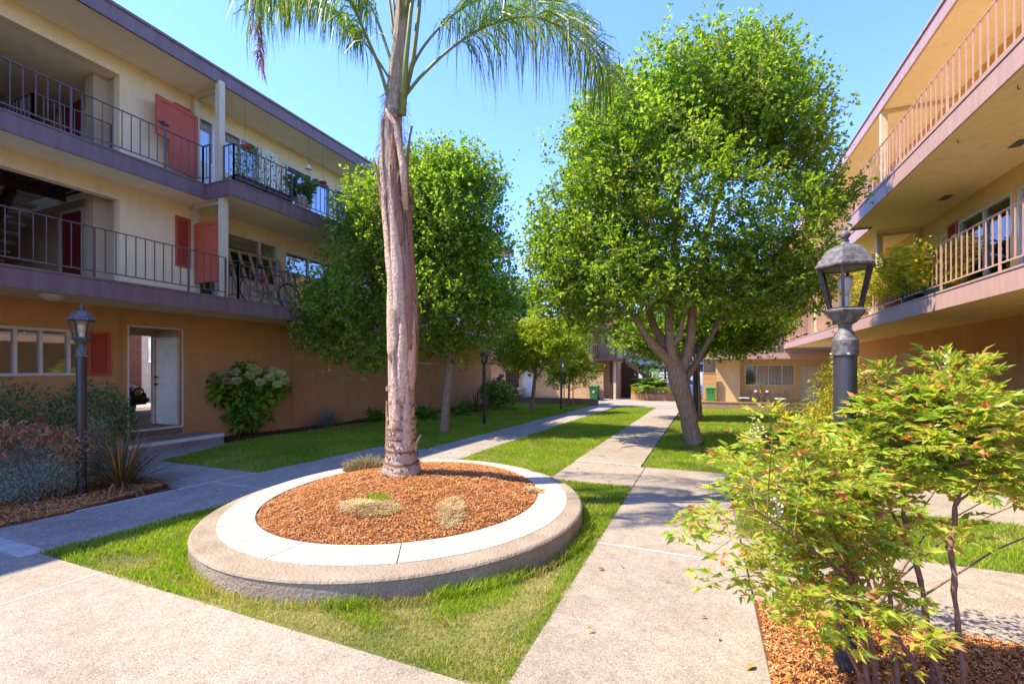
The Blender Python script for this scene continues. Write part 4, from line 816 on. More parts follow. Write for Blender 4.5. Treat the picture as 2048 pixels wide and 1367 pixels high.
# cars and fence in the street
def car2(x, y, z, col, lab, L=4.3):
    t = thing('street_car', lab, 'car', (x,y,z), 'blue cars in the street'); m = M('car_paint', col, None, 2, .2, spec=.7)
    pr = [(-.5,.32,.70),(-.46,.22,.92),(-.22,.2,.98),(-.1,.2,1.42),(.2,.2,1.45),(.36,.2,1.0),(.47,.22,.9),(.5,.35,.72)]; mb = MB(); V=[]
    for u,zb,zt in pr:
        tw = .62 if zt>1.2 else .8
        V += [(x+u*L,y-.86,z+zb),(x+u*L,y-.86,z+min(.85,zt)),(x+u*L,y-tw,z+zt),(x+u*L,y+tw,z+zt),(x+u*L,y+.86,z+min(.85,zt)),(x+u*L,y+.86,z+zb)]
    mb.add(V,[(i*6+j,i*6+(j+1)%6,(i+1)*6+(j+1)%6,(i+1)*6+j) for i in range(7) for j in range(6)]+[tuple(range(6)),tuple(range(42,48))[::-1]]); mb.build('body',m,t,bevel=.05)
    g = MB(); g.add([(x-.19*L,y-.84,z+.97),(x+.31*L,y-.84,z+.97),(x+.19*L,y-.67,z+1.38),(x-.1*L,y-.67,z+1.38)],[(0,1,2,3)]); g.build('side_window',m_blackfab,t)
    for u in (-.3,.32):
        h = MB(); h.tube([(x+u*L,y-.7,z+.31),(x+u*L,y-.9,z+.31)],.31,20); wo = h.build('wheel',m_blackfab,t); h = MB(); h.tube([(x+u*L,y-.9,z+.31),(x+u*L,y-.912,z+.31)],.19,16); h.build('rim',m_alu,wo)
car2(-5.6,39.5,zg(39.5),(.18,.36,.62),'light blue car parked nearer the far brick planter'); car2(-1.9,42.8,zg(43),(.10,.24,.55),'blue car parked farther back, behind the stair landing')
fe = thing('white_fence','white panel fence across the street behind the cars','fence',(-3,46,-.7)); mb = MB()
for k in range(40): mb.box(-14+.7*k,-14+.7*k+.68,46,46.05,-.7,1.35)
mb.build('panels',M('white_fence_paint',(.72,.70,.66)),fe)
for k in range(14): mb = MB(); mb.box(-14.02+2.1*k,-13.94+2.1*k,45.94,46.0,-.7,1.45); mb.build('post',m_white,fe)
bh = thing('background_house','pale house with low roof across the street behind the fence','house',(-4,56,-.8)); mb = MB(); wall(mb,'y',54,54.2,-16,12,-.8,3.2,[(-7,-5,.8,2.2),(-2,0,.8,2.2)]); mb.box(-16,12,55,55.2,-.8,3.2); mb.build('wall',M('pale_house_wall',(.6,.56,.5)),bh)
mb = MB(); mb.add([(-17,53,3.2),(13,53,3.2),(13,60,5.2),(-17,60,5.2),(-17,53,3.05),(13,53,3.05)],[(0,1,2,3),(0,1,5,4)]); mb.build('roof',m_asph,bh)
window(bh,'y',54,1,-7,-5,.8,2.2,(-6,)); window(bh,'y',54,1,-2,0,.8,2.2,(-1,))
# ---------------------------------------------------------------- trees
def crown_points(r, lobes, n, t0, shell=.45, gap=.0, seed=0, gs=1.1):
    W = np.array([l[6] for l in lobes], float); W /= W.sum(); out = []; dirs = []
    ch = r.choice(len(lobes), n, p=W)
    for i, l in enumerate(lobes):
        k = (ch == i).sum(); u, v, dt, ru, rv, rd, _ = l; t = t0+dt; s_ = t/910.
        c = pt(u, v, t); d = r.normal(size=(k, 3)); d /= np.linalg.norm(d, axis=1)[:, None]; q = r.rand(k)**shell
        q = q*(1+.36*sines(d[:, 0], d[:, 1], d[:, 2], 4.2, seed+i)); e = d*q[:, None]
        P = c+e[:, :1]*ru*s_*np.array([C_, S_, 0])+e[:, 1:2]*rd*np.array([-S_, C_, 0])+e[:, 2:]*rv*s_*np.array([0, 0, 1.])
        out.append(P); dirs.append(d[:, :1]*np.array([C_, S_, 0])+d[:, 1:2]*np.array([-S_, C_, 0])+d[:, 2:]*np.array([0, 0, 1.]))
    P = np.concatenate(out); D = np.concatenate(dirs)
    keep = sines(P[:, 0], P[:, 1], P[:, 2], gs, seed+50) > gap-.55
    return P[keep], D[keep]
def tree(name, label, base, t0, limbs, lobes, nsh, lps, lsize, lmat, seed, slen=.45, gap=0, nbr=90, shell=.45, group=None, bark=None, flare=1.25, twr=.006):
    r = np.random.RandomState(seed); T = thing(name, label, 'tree', tuple(base), group); bm = MB(); nodes = []
    for L in limbs:
        P = np.array([pt(u, v, t) for u, v, t, _ in L]); R = np.array([q[3] for q in L]); k = len(P); m_ = (k-1)*5+1; s_ = np.linspace(0, k-1, m_); Q = np.zeros((m_, 3))
        for i, s1 in enumerate(s_):      # Catmull-Rom
            a = min(int(s1), k-2); f = s1-a; p0, p1, p2, p3 = P[max(a-1, 0)], P[a], P[a+1], P[min(a+2, k-1)]
            Q[i] = .5*(2*p1+(p2-p0)*f+(2*p0-5*p1+4*p2-p3)*f*f+(-p0+3*p1-3*p2+p3)*f**3)
        RR = np.interp(s_, range(k), R)
        if L is limbs[0]: RR = RR*(1+(flare-1)*np.exp(-np.arange(m_)/1.2))
        bm.tube(Q+r.normal(0, .01, Q.shape)*(RR[:, None]*4), RR, 12); nodes += [(q, x) for q, x in zip(Q[2:], RR[2:])]
    bm.build('trunk', bark or m_bark, T, smooth=True)
    P, D = crown_points(r, lobes, nsh, t0, shell, gap, seed)
    NP = np.array([n_[0] for n_ in nodes]); NR = np.array([n_[1] for n_ in nodes]); br = MB()
    for i in r.choice(len(P), min(nbr, len(P)), replace=False):
        cost = np.linalg.norm(NP-P[i], axis=1)+np.maximum(0, NP[:, 2]-P[i, 2]+.3)*2; j = cost.argmin(); a, b = NP[j], P[i]; L = np.linalg.norm(b-a)
        mid = (a+b)/2+np.array([0, 0, -.06*L])+r.normal(0, .05*L, 3); q = [a, a*.55+mid*.45, mid, b*.7+mid*.3, b]
        r0 = min(NR[j]*.6, .012+.012*L); br.tube(q, [r0, r0*.8, r0*.6, r0*.4, .004], 6)
        NP = np.vstack([NP, mid, b*.7+mid*.3]); NR = np.append(NR, [r0*.6, r0*.4])
    d = D*.75+r.normal(0, .45, D.shape); d[:, 2] += .65; d /= np.linalg.norm(d, axis=1)[:, None]; sl_ = slen*r.uniform(.45, 1.2, len(P))*np.where(r.rand(len(P)) < .07, 1.8, 1); E = P+d*sl_[:, None]
    for i in range(0, len(P), 2): br.add(*stick(P[i]-d[i]*.12, E[i], twr))
    br.build('branches', bark or m_bark, T, smooth=True)
    f = r.rand(len(P), lps); f = np.sort(f, 1); LP = (P[:, None, :]+d[:, None, :]*(sl_[:, None]*f)[:, :, None]).reshape(-1, 3)
    dd = np.repeat(d, lps, 0); LD = r.normal(0, 1, LP.shape); LD[:, 2] -= .25; LD += dd*.7; LP = LP+LD/np.linalg.norm(LD, axis=1)[:, None]*.03
    cm = MB(); add_leaves(cm, LP, LD, r, lsize*r.uniform(.6, 1.3, len(LP)), .72, 0, upb=.5); cm.build('crown', lmat, T)
    return T
def stick(a, b, rad):
    a, b = np.array(a), np.array(b); d = b-a; s = np.cross(d, [0, 0, 1.]); s /= (np.linalg.norm(s)+1e-9); u = np.cross(s, d); u /= (np.linalg.norm(u)+1e-9)
    v = [a+s*rad, a-s*rad*.5+u*rad*.87, a-s*rad*.5-u*rad*.87, b]; return v, [(0,1,3),(1,2,3),(2,0,3)]
T1 = 10.8
big_l = [(1378,365,.2,235,235,2.4,34),(1190,480,-.1,125,150,1.7,13),(1120,520,.1,70,95,1.0,4),(1545,500,-.2,100,110,1.5,9),(1440,195,.3,120,95,1.5,11),(1300,235,.1,110,105,1.5,8),
         (1240,300,.2,110,130,1.6,8),(1520,240,.0,110,140,1.4,9),(1600,300,0,60,110,.9,2.5),(1650,400,-.3,65,38,.6,1.6),(1330,585,-.3,220,52,1.8,8),(1570,590,-.4,90,40,1.2,3),(1120,610,.0,60,40,.9,1.5),(1200,640,-.2,50,30,.8,1),(1500,150,.2,60,55,.8,1.5),(1590,190,.1,35,70,.5,.7)]
big_t = [[(1388,892,T1,.215),(1380,850,T1,.195),(1369,800,T1,.205),(1358,765,T1,.23),(1350,735,T1,.2),(1345,715,T1,.12)],
         [(1352,745,T1,.15),(1335,718,T1-.1,.12),(1308,690,T1-.2,.105),(1288,665,T1-.3,.085),(1262,620,T1-.5,.07),(1215,540,T1-.6,.05),(1170,440,T1-.6,.03)],
         [(1352,740,T1+.1,.14),(1338,705,T1+.1,.13),(1322,675,T1+.2,.115),(1306,648,T1+.3,.095),(1290,580,T1+.4,.07),(1270,450,T1+.4,.05),(1255,330,T1+.3,.03)],
         [(1355,740,T1,.15),(1343,700,T1-.2,.11),(1340,675,T1-.2,.10),(1338,640,T1-.1,.10),(1345,520,T1,.08),(1360,350,T1+.1,.05),(1400,150,T1+.2,.03)],
         [(1343,690,T1-.2,.08),(1360,672,T1-.3,.06),(1364,645,T1-.3,.055),(1390,560,T1-.5,.05),(1430,420,T1-.8,.03)],
         [(1358,745,T1+.05,.15),(1374,712,T1,.12),(1382,670,T1,.11),(1384,630,T1,.10),(1400,520,T1-.1,.08),(1450,350,T1-.1,.05),(1500,200,T1,.03)],
         [(1368,760,T1+.2,.10),(1392,725,T1+.3,.07),(1412,690,T1+.4,.055),(1470,600,T1+.3,.05),(1560,500,T1+.1,.035),(1660,420,T1-.2,.02)]]
tree('pear_tree','largest leafy tree with forked trunk on the right lawn beside the long path',(-.24,11.6,zg(11.6)),T1,big_t,big_l,12500,11,.098,m_pear,1,nbr=150,slen=.48,gap=.26)
T2 = 13.0
l2 = [(840,470,0,150,140,1.9,22),(870,365,.1,90,65,1.1,9),(768,490,-.3,92,110,1.4,9),(700,610,-.6,95,65,1.2,7),(640,660,-.9,45,45,.8,2),(940,520,.2,90,130,1.4,10),(980,620,.2,60,60,1.0,4),(860,620,-.2,150,70,1.7,10),(900,690,0,60,28,.9,2),(735,700,-.8,55,45,.7,2),(800,400,-.2,55,55,.7,3),(940,370,.1,60,70,.8,4)]
t2 = [[(888,866,T2,.14),(891,820,T2,.125),(896,770,T2,.12),(900,730,T2,.12),(895,680,T2,.10)],[(896,700,T2,.09),(860,640,T2,.06),(800,560,T2-.2,.05),(740,470,T2-.3,.03)],[(897,700,T2,.09),(890,600,T2,.07),(870,450,T2,.05),(870,320,T2,.03)],[(898,705,T2,.09),(925,640,T2+.1,.06),(950,520,T2+.1,.04),(950,400,T2+.1,.025)],[(894,715,T2,.07),(840,690,T2-.3,.05),(720,650,T2-.6,.035)]]
tree('pear_tree','medium leafy tree on the left lawn partly hidden behind the palm trunk',(-6.83,11.2,zg(11.2)),T2,t2,l2,8600,10,.10,m_pear,2,nbr=110,slen=.48,gap=.2)
T3 = 19.5
l3 = [(1062,700,0,70,48,1.3,10),(1010,690,-.1,40,36,.9,3),(1080,665,0,50,30,.9,4),(1120,690,.3,35,40,.9,3)]
t3 = [[(1062,830,T3,.10),(1066,790,T3,.08),(1070,755,T3,.08),(1072,730,T3,.06)],[(1071,745,T3,.05),(1050,715,T3,.03),(1030,690,T3,.02)],[(1072,735,T3,.05),(1078,690,T3,.03)],[(1070,760,T3,.05),(1095,720,T3,.03),(1110,690,T3,.02)]]
tree('young_pear_tree','young pale green tree on the left lawn near the far lamp post',(-6.78,18.2,zg(18.2)),T3,t3,l3,2300,9,.10,m_pearl,3,nbr=40,slen=.4,gap=.1)
T4 = 24
l4 = [(1140,715,0,42,52,1.1,8),(1165,740,0,28,30,.8,2.5),(1150,660,0,35,30,.8,3),(1120,755,0,25,22,.6,1)]
t4 = [[(1137,812,T4,.06),(1138,780,T4,.055),(1139,750,T4,.05),(1140,700,T4,.03)]]
tree('young_pear_tree','small yellow green tree tied between thin wooden stakes at the end of the left lawn',(-6.57,23.3,zg(23.3)),T4,t4,l4,1300,9,.11,m_pearl,4,nbr=30,slen=.4,gap=.1)
for u in (1128.5,1146.5):
    p = pt(u,809,T4); q = pt(u-1,748,T4); st = thing('tree_stake','thin wooden stake '+('left' if u < 1137 else 'right')+' of the small tied tree','stake',tuple(p)); mb = MB(); mb.tube([p-[0,0,.1],q],.028,8); mb.build('pole',m_rawwood,st)
    mb = MB(); c_ = pt(1137.5,775,T4); e_ = pt(u,775,T4); mb.tube([e_,(e_+c_)/2+[0,0,-.02],c_],.012,6); mb.build('tie',m_blackfab,st)
T5 = 17.1
l5 = [(1330,680,0,75,45,1.3,8),(1420,660,.1,90,50,1.4,9),(1500,650,0,75,38,1.2,7),(1270,670,0,45,36,1.0,4),(1540,620,0,40,30,.8,2),(1380,600,0,120,60,1.5,8),(1480,690,0,60,25,.9,3)]
t5 = [[(1397,842,T5,.16),(1394,790,T5,.14),(1392,740,T5,.13),(1390,700,T5,.1)],[(1391,730,T5,.08),(1360,690,T5,.05),(1320,670,T5,.03)],[(1391,730,T5,.08),(1430,690,T5,.05),(1500,650,T5,.03)]]
tree('pear_tree','second leafy tree standing right behind the big forked tree',(-.21,17.4,zg(17.4)),T5,t5,l5,4200,9,.11,m_pear,5,nbr=50,slen=.45)
for i,(u,v,t,rx,rz,lab) in enumerate([(1010,600,60,5,3.5,'tree beyond the roof at the left end of the court'),(1290,690,70,7,4.5,'tree beyond the street behind the stair landing'),(1400,660,64,6,5,'tall tree beyond the street behind the forked tree'),(1180,640,66,5,5,'tree beyond the far house roof near its stair block'),(1560,600,62,7,5,'tree beyond the far right house'),(1345,700,60,3.5,3,'smaller tree beyond the white fence')]):
    p = pt(u,v,t); s_ = t/910
    tree('background_tree',lab,(p[0],p[1],zg(p[1])),t,[[(u,738+(CH-zg(p[1]))/s_,t,.25),(u,v+rz*.4/s_,t,.2),(u,v,t,.1)]],[(u,v,0,rx/s_,rz/s_,rx,6),(u-rx*.6/s_,v+rz*.4/s_,0,rx*.5/s_,rz*.5/s_,rx*.5,2),(u+rx*.6/s_,v+rz*.3/s_,0,rx*.5/s_,rz*.5/s_,rx*.5,2)],1300,9,.32,m_bgleaf,30+i,nbr=8,slen=1.2,group='trees beyond the court')
# ---------------------------------------------------------------- palm
PT = 5.58
palm = thing('palm_tree','tall palm with ragged pale trunk and drooping fronds rising from the round planter','palm tree',tuple(pt(803,945,PT)))
r = np.random.RandomState(5)
cx_ = [(953,803,.245),(930,803,.215),(905,803,.185),(860,803,.172),(800,803,.168),(740,803,.172),(690,804,.180),(640,804,.185),(600,803,.186),(560,803,.182),(500,799,.172),(440,794,.168),(380,790,.162),(340,787,.155),(300,786,.145),(260,786,.125),(220,787,.115),(180,789,.11),(120,795,.10),(40,802,.09),(-60,808,.08),(-140,812,.05)]
cv = np.array(cx_, float)[::-1]
def palm_axis(v): return pt(np.interp(v, cv[:, 0], cv[:, 1]), v, PT)
def palm_rad(v): return float(np.interp(v, cv[:, 0], cv[:, 2]))
n_a = 48; V = []; vs = np.linspace(952, -140, 260)
for i, v in enumerate(vs):
    c = palm_axis(v); R0 = palm_rad(v)*(1 if v > 850 else .93 if v > 700 else .93-.08*min(1, (700-v)/200))
    for j in range(n_a):
        a = j*2*PI/n_a
        ringp = (v-945)/38.+.12*math.sin(a*2+1)+.05*math.sin(5*a); fr = ringp-math.floor(ringp)
        low = max(0., min(1., (v-780)/120)); hi = max(0., min(1., (720-v)/150))
        rr = R0*(1+low*(.085*(fr-.4))+hi*(.07*math.sin(3*a+v*.012)+.05*math.sin(7*a-v*.021+math.sin(v*.03))+.03*math.sin(13*a+v*.05)))
        V.append(c+rr*(math.cos(a)*np.array([C_, S_, 0])+math.sin(a)*np.array([-S_, C_, 0])))
m_palmtrunk, t_, b_ = base_mat('palm_trunk_bark')
fib = noise(t_, 26, 8, .75, (3.2, 3.2, .16)); wv = noise(t_, 2.6, 6, .7, (1.2, 1.2, .7)); fine_ = noise(t_, 90, 5, .7, (1.5, 1.5, .3))
c_a = ramp(t_, fib, [(.30, (.10,.05,.03)), (.42, (.44,.29,.20)), (.53, (.68,.53,.41)), (.75, (.80,.70,.58))]); c_b = ramp(t_, wv, [(.34, (.36,.20,.13)), (.44, (.66,.50,.38)), (.54, (.78,.66,.53)), (.72, (.82,.75,.67))])
cc_ = mixc(t_, .5, c_a, c_b); cc_ = mixc(t_, 1.0, cc_, ramp(t_, fine_, [(.32, (.55,.5,.48)), (.5, (1,)*3), (.7, (1.12,)*3)]), 'MULTIPLY')
sp_ = nd(t_, 'ShaderNodeTexCoord'); sz_ = nd(t_, 'ShaderNodeSeparateXYZ'); t_.links.new(sp_.outputs['Object'], sz_.inputs[0])
wz_ = nd(t_, 'ShaderNodeTexWave', wave_type='BANDS', bands_direction='Z'); wz_.inputs['Scale'].default_value = 2.3; wz_.inputs['Distortion'].default_value = 3.5; wz_.inputs['Detail'].default_value = 4; wz_.inputs['Detail Scale'].default_value = 1.6
t_.links.new(sp_.outputs['Object'], wz_.inputs['Vector']); ring_ = ramp(t_, wz_.outputs['Fac'], [(.0, (.42,.30,.22)), (.10, (.62,.5,.42)), (.2, (1,)*3)])
lowm_ = ramp(t_, sz_.outputs[2], [(.0, (1,)*3), (.75, (1,)*3), (1.0, (0,)*3)]); cc_ = mixc(t_, lowm_, cc_, mixc(t_, 1.0, cc_, ring_, 'MULTIPLY'))
t_.links.new(cc_, b_.inputs['Base Color']); b_.inputs['Roughness'].default_value = .9; b_.inputs['Specular IOR Level'].default_value = .15; bump(t_, b_, fib, 1.0, .05)
mb = MB(); mb.add(V, np.array([(i*n_a+j, i*n_a+(j+1) % n_a, (i+1)*n_a+(j+1) % n_a, (i+1)*n_a+j) for i in range(259) for j in range(n_a)])); mb.build('trunk', m_palmtrunk, palm, smooth=True)
# ring scars: ragged fringes around the lower trunk
m_scar = islandmat('bark_fringe', [(0, (.14,.07,.04)), (.5, (.40,.25,.17)), (1, (.6,.45,.35))]); mb = MB()
for v in (928, 905, 884, 862, 838, 806, 775):
    for k in range(70):
        a = r.rand()*2*PI; vv = v+5*math.sin(a*2+v)+r.uniform(-1.5,1.5); c = palm_axis(vv); R0 = palm_rad(vv)*1.01; e = math.cos(a)*np.array([C_,S_,0])+math.sin(a)*np.array([-S_,C_,0]); tn = np.cross(e,[0,0,1.])
        h = r.uniform(.012,.04); w_ = r.uniform(.006,.02); p = c+e*R0; mb.add([p-tn*w_, p+tn*w_, p+e*.012+tn*w_*.3+[0,0,-h if r.rand()<.6 else h], p+e*.014-tn*w_*.5+[0,0,-h*.7]], [(0,1,2),(0,2,3)])
tag(mb.build('bark_fringe', m_scar, palm), None, None, kind='stuff')
# old leaf bases (long sheaths wrapping the trunk)
m_sheath = M('leaf_sheath', (.82,.66,.48), (.50,.31,.18), 9, .9, 1, 30, .03, spec=.12, stretch=(6,6,.4), fine=(34,(.48,.35,.27))); m_sheath2 = M('brown_leaf_sheath', (.46,.28,.19), (.20,.10,.065), 9, .9, 1, 30, .03, spec=.12, stretch=(6,6,.4), fine=(34,(.30,.18,.12)))
def sheath(u0, v0, v1, side, w0, w1, out, mat, peel=.0, name='leaf_base'):
    """curved blade hugging the trunk from v0 (bottom) to v1 (top) at angle side (radians, -pi/2 = toward camera)"""
    n = 14; V = []; m_ = 7
    for i in range(n):
        f = i/(n-1); v = v0+(v1-v0)*f; c = palm_axis(v); R0 = palm_rad(v)*(.955-.07*min(1, max(0, 700-v)/200))+out*.6*(.3+.7*f)+peel*f**3; w_ = w0+(w1-w0)*f**.8; w_ *= 1 if f < .6 else max(.04,(1-f)/.4)**.7
        if f < .12: w_ *= f/.12*.8+.2
        for j in range(m_):
            g_ = (j/(m_-1)-.5)*2; a = side+g_*w_/palm_rad(v)*.5; e = math.cos(a)*np.array([C_,S_,0])+math.sin(a)*np.array([-S_,C_,0])
            V.append(c+e*(R0+.018*(1-g_*g_)+.006*math.sin(f*19+j*2)))
    F = [(i*m_+j, i*m_+j+1, (i+1)*m_+j+1, (i+1)*m_+j) for i in range(n-1) for j in range(m_-1)]
    q = MB(); q.add(V, F); o = q.build(name, mat, palm, smooth=True); sd = o.modifiers.new('thick','SOLIDIFY'); sd.thickness = .012; return o
for a in [(0,806,560,-1.25,.20,.05,.012,m_sheath),(0,720,470,-2.2,.26,.06,.02,m_sheath),(0,700,440,-.75,.26,.05,.02,m_sheath2),(0,640,340,-1.6,.24,.05,.03,m_sheath),(0,560,330,-2.5,.2,.06,.03,m_sheath),(0,610,330,-.35,.22,.04,.035,m_sheath2),
          (0,500,230,-1.3,.22,.05,.03,m_sheath2),(0,780,600,-.5,.24,.04,.012,m_sheath),(0,860,700,-1.9,.24,.06,.006,m_sheath),(0,900,740,-.9,.2,.03,.006,m_sheath),(0,760,560,.4,.2,.04,.02,m_sheath2),(0,420,240,-2.6,.18,.05,.03,m_sheath),(0,900,800,-2.8,.2,.04,.01,m_sheath2)]: sheath(*a)
sheath(0,460,258,-.25,.12,.03,.03,m_sheath2,.12); sheath(0,520,380,-.1,.1,.03,.03,m_sheath2,.06); sheath(0,480,320,-2.95,.1,.03,.03,m_sheath2,.07); sheath(0,905,868,-.2,.08,.02,.01,m_sheath,.08)
mb = MB()   # hanging fibres
for k in range(420):
    v = r.uniform(180, 420); a = r.rand()*2*PI; c = palm_axis(v); R0 = palm_rad(v)*1.05; e = math.cos(a)*np.array([C_,S_,0])+math.sin(a)*np.array([-S_,C_,0]); p = c+e*R0; L = r.uniform(.05,.28)
    q = p+e*r.uniform(.0,.06)+[0,0,-L*.4]+r.normal(0,.02,3); s2 = q+e*r.uniform(-.02,.04)+[0,0,-L*.6]+r.normal(0,.03,3); mb.tube([p,q,s2],[.0022,.002,.001],3,cap=False)
mb.build('fibre', m_scar, palm)
def frond(ctrl, n, L, seed, mat=None, dead=False, pr=.022, start=.28, hang=1.0):
    r = np.random.RandomState(seed); P = np.array([pt(u, v, t) for u, v, t in ctrl]); k = len(P); m_ = (k-1)*10+1; s_ = np.linspace(0, k-1, m_); Q = np.zeros((m_, 3))
    for i, s1 in enumerate(s_):
        a = min(int(s1), k-2); f = s1-a; p0, p1, p2, p3 = P[max(a-1, 0)], P[a], P[a+1], P[min(a+2, k-1)]
        Q[i] = .5*(2*p1+(p2-p0)*f+(2*p0-5*p1+4*p2-p3)*f*f+(-p0+3*p1-3*p2+p3)*f**3)
    rb_ = MB(); rb_.tube(Q, np.linspace(pr, .004, m_), 8); fr = rb_.build('frond', m_deadst if dead else m_petiole, palm, smooth=True)
    lm = MB(); tt = start+(1-start)*np.sort(r.rand(n)); seg = np.linalg.norm(np.diff(Q, axis=0), axis=1); cum = np.concatenate([[0], np.cumsum(seg)]); cum /= cum[-1]
    B = np.stack([np.interp(tt, cum, Q[:, i]) for i in range(3)], 1); T = np.stack([np.interp(np.clip(tt+.02,0,1), cum, Q[:, i])-np.interp(np.clip(tt-.02,0,1), cum, Q[:, i]) for i in range(3)], 1); T /= np.linalg.norm(T, axis=1)[:, None]+1e-9
    S = np.cross(T, [0, 0, 1.]); S /= np.linalg.norm(S, axis=1)[:, None]+1e-9; sg = np.where(r.rand(n) < .5, -1, 1)[:, None]
    LL = (L*r.uniform(.65, 1.1, n)*(1.05-.55*np.abs(tt-.55)**1.5*2))[:, None]; out = S*sg*r.uniform(.35,.8,(n,1))+T*r.uniform(.2,.6,(n,1))+r.normal(0,.18,(n,3)); out[:, 2] += r.uniform(-.1,.35,n); out /= np.linalg.norm(out, axis=1)[:, None]
    dn = np.array([0, 0, -1.]); A1 = B+out*LL*.22; A2 = A1+(out*.55+dn*.55*hang)*LL*.32; A3 = A2+(out*.12+dn*hang+r.normal(0,.07,(n,3)))*LL*.5
    W = (r.uniform(.004,.009,n)*(1.15 if not dead else .8))[:, None]; w1 = np.cross(out, r.normal(size=(n,3))); w1 /= np.linalg.norm(w1, axis=1)[:, None]; w1 = w1*W
    V = np.stack([B-w1*.5, B+w1*.5, A1+w1, A1-w1, A2+w1, A2-w1, A3], 1).reshape(-1, 3); j = np.arange(n)*7; lm.v.append(V); lm.n = len(V)
    lm.f.append((np.concatenate([np.stack([j,j+1,j+2,j+3],1), np.stack([j+3,j+2,j+4,j+5],1)]), 0)); lm.f.append((np.stack([j+5,j+4,j+6],1), 0))
    lm.build('leaflets', mat or m_palmleaf, fr); return fr
m_petiole = M('green_petiole', (.22,.27,.08), (.14,.19,.05), 12, .45, .1, 40); m_deadst = M('dead_petiole', (.30,.18,.12), (.2,.11,.07), 12, .8)
F_ = [([(812,190,5.5),(845,150,5.5),(905,95,5.5),(975,52,5.5),(1060,34,5.6),(1125,58,5.7),(1180,100,5.8),(1222,165,5.9)],520,1.12,.022),
      ([(808,170,5.6),(850,90,5.8),(920,20,6.1),(1010,-20,6.4),(1100,0,6.6),(1180,60,6.8)],310,.95,.02),
      ([(775,190,5.5),(757,130,5.4),(727,60,5.2),(695,-10,5.0),(650,-60,4.8),(590,-70,4.7),(530,-30,4.6)],290,.85,.024),
      ([(780,160,5.6),(752,115,5.6),(715,70,5.6),(670,30,5.6),(610,5,5.6),(560,20,5.6)],330,.62,.015),
      ([(785,130,5.6),(740,10,5.7),(680,-50,5.8),(600,-70,5.9),(530,-30,6.0),(500,40,6.1)],290,.85,.02),
      ([(800,90,5.6),(822,0,5.6),(850,-90,5.7),(910,-150,5.9),(1000,-140,6.1),(1080,-80,6.3)],230,.9,.022),
      ([(796,100,5.6),(786,0,5.6),(770,-100,5.9),(740,-180,6.5),(700,-190,7.2),(660,-120,7.8)],290,.85,.022),
      ([(800,80,5.6),(800,-60,5.3),(780,-180,4.9),(740,-260,4.4),(700,-300,3.9)],240,.8,.022),
      ([(800,80,5.6),(830,-60,5.4),(880,-200,5.0),(960,-290,4.6),(1050,-300,4.3)],220,.8,.022),
      ([(800,70,5.7),(812,-60,6.0),(822,-160,6.8),(840,-170,7.8),(850,-60,8.6)],220,.85,.022),
      ([(790,90,5.6),(760,-80,5.8),(690,-180,6.1),(600,-200,6.4),(520,-120,6.7),(480,-20,6.9)],290,.85,.022)]
for i,(c,n,L,pr) in enumerate(F_): frond(c, n, L, 60+i, pr=pr)
frond([(520,-60,5.9),(516,-10,5.9),(514,50,5.9),(520,100,5.9),(522,140,5.9)], 260, .30, 90, m_deadleaf, True, .008, .0)
for c in ([(800,230,5.5),(826,120,5.5),(838,20,5.5),(845,-80,5.5)],[(772,220,5.45),(792,250,5.45),(806,330,5.42),(812,420,5.4)],[(806,230,5.45),(812,120,5.4),(822,20,5.4),(835,-60,5.4)]):
    q = MB(); P = np.array([pt(*x) for x in c]); q.tube(P, [.04,.032,.025,.02] if c[0][0] != 772 else [.022,.035,.045,.03], 10); q.build('petiole', m_petiole if c[0][0] != 772 else m_sheath, palm, smooth=True)
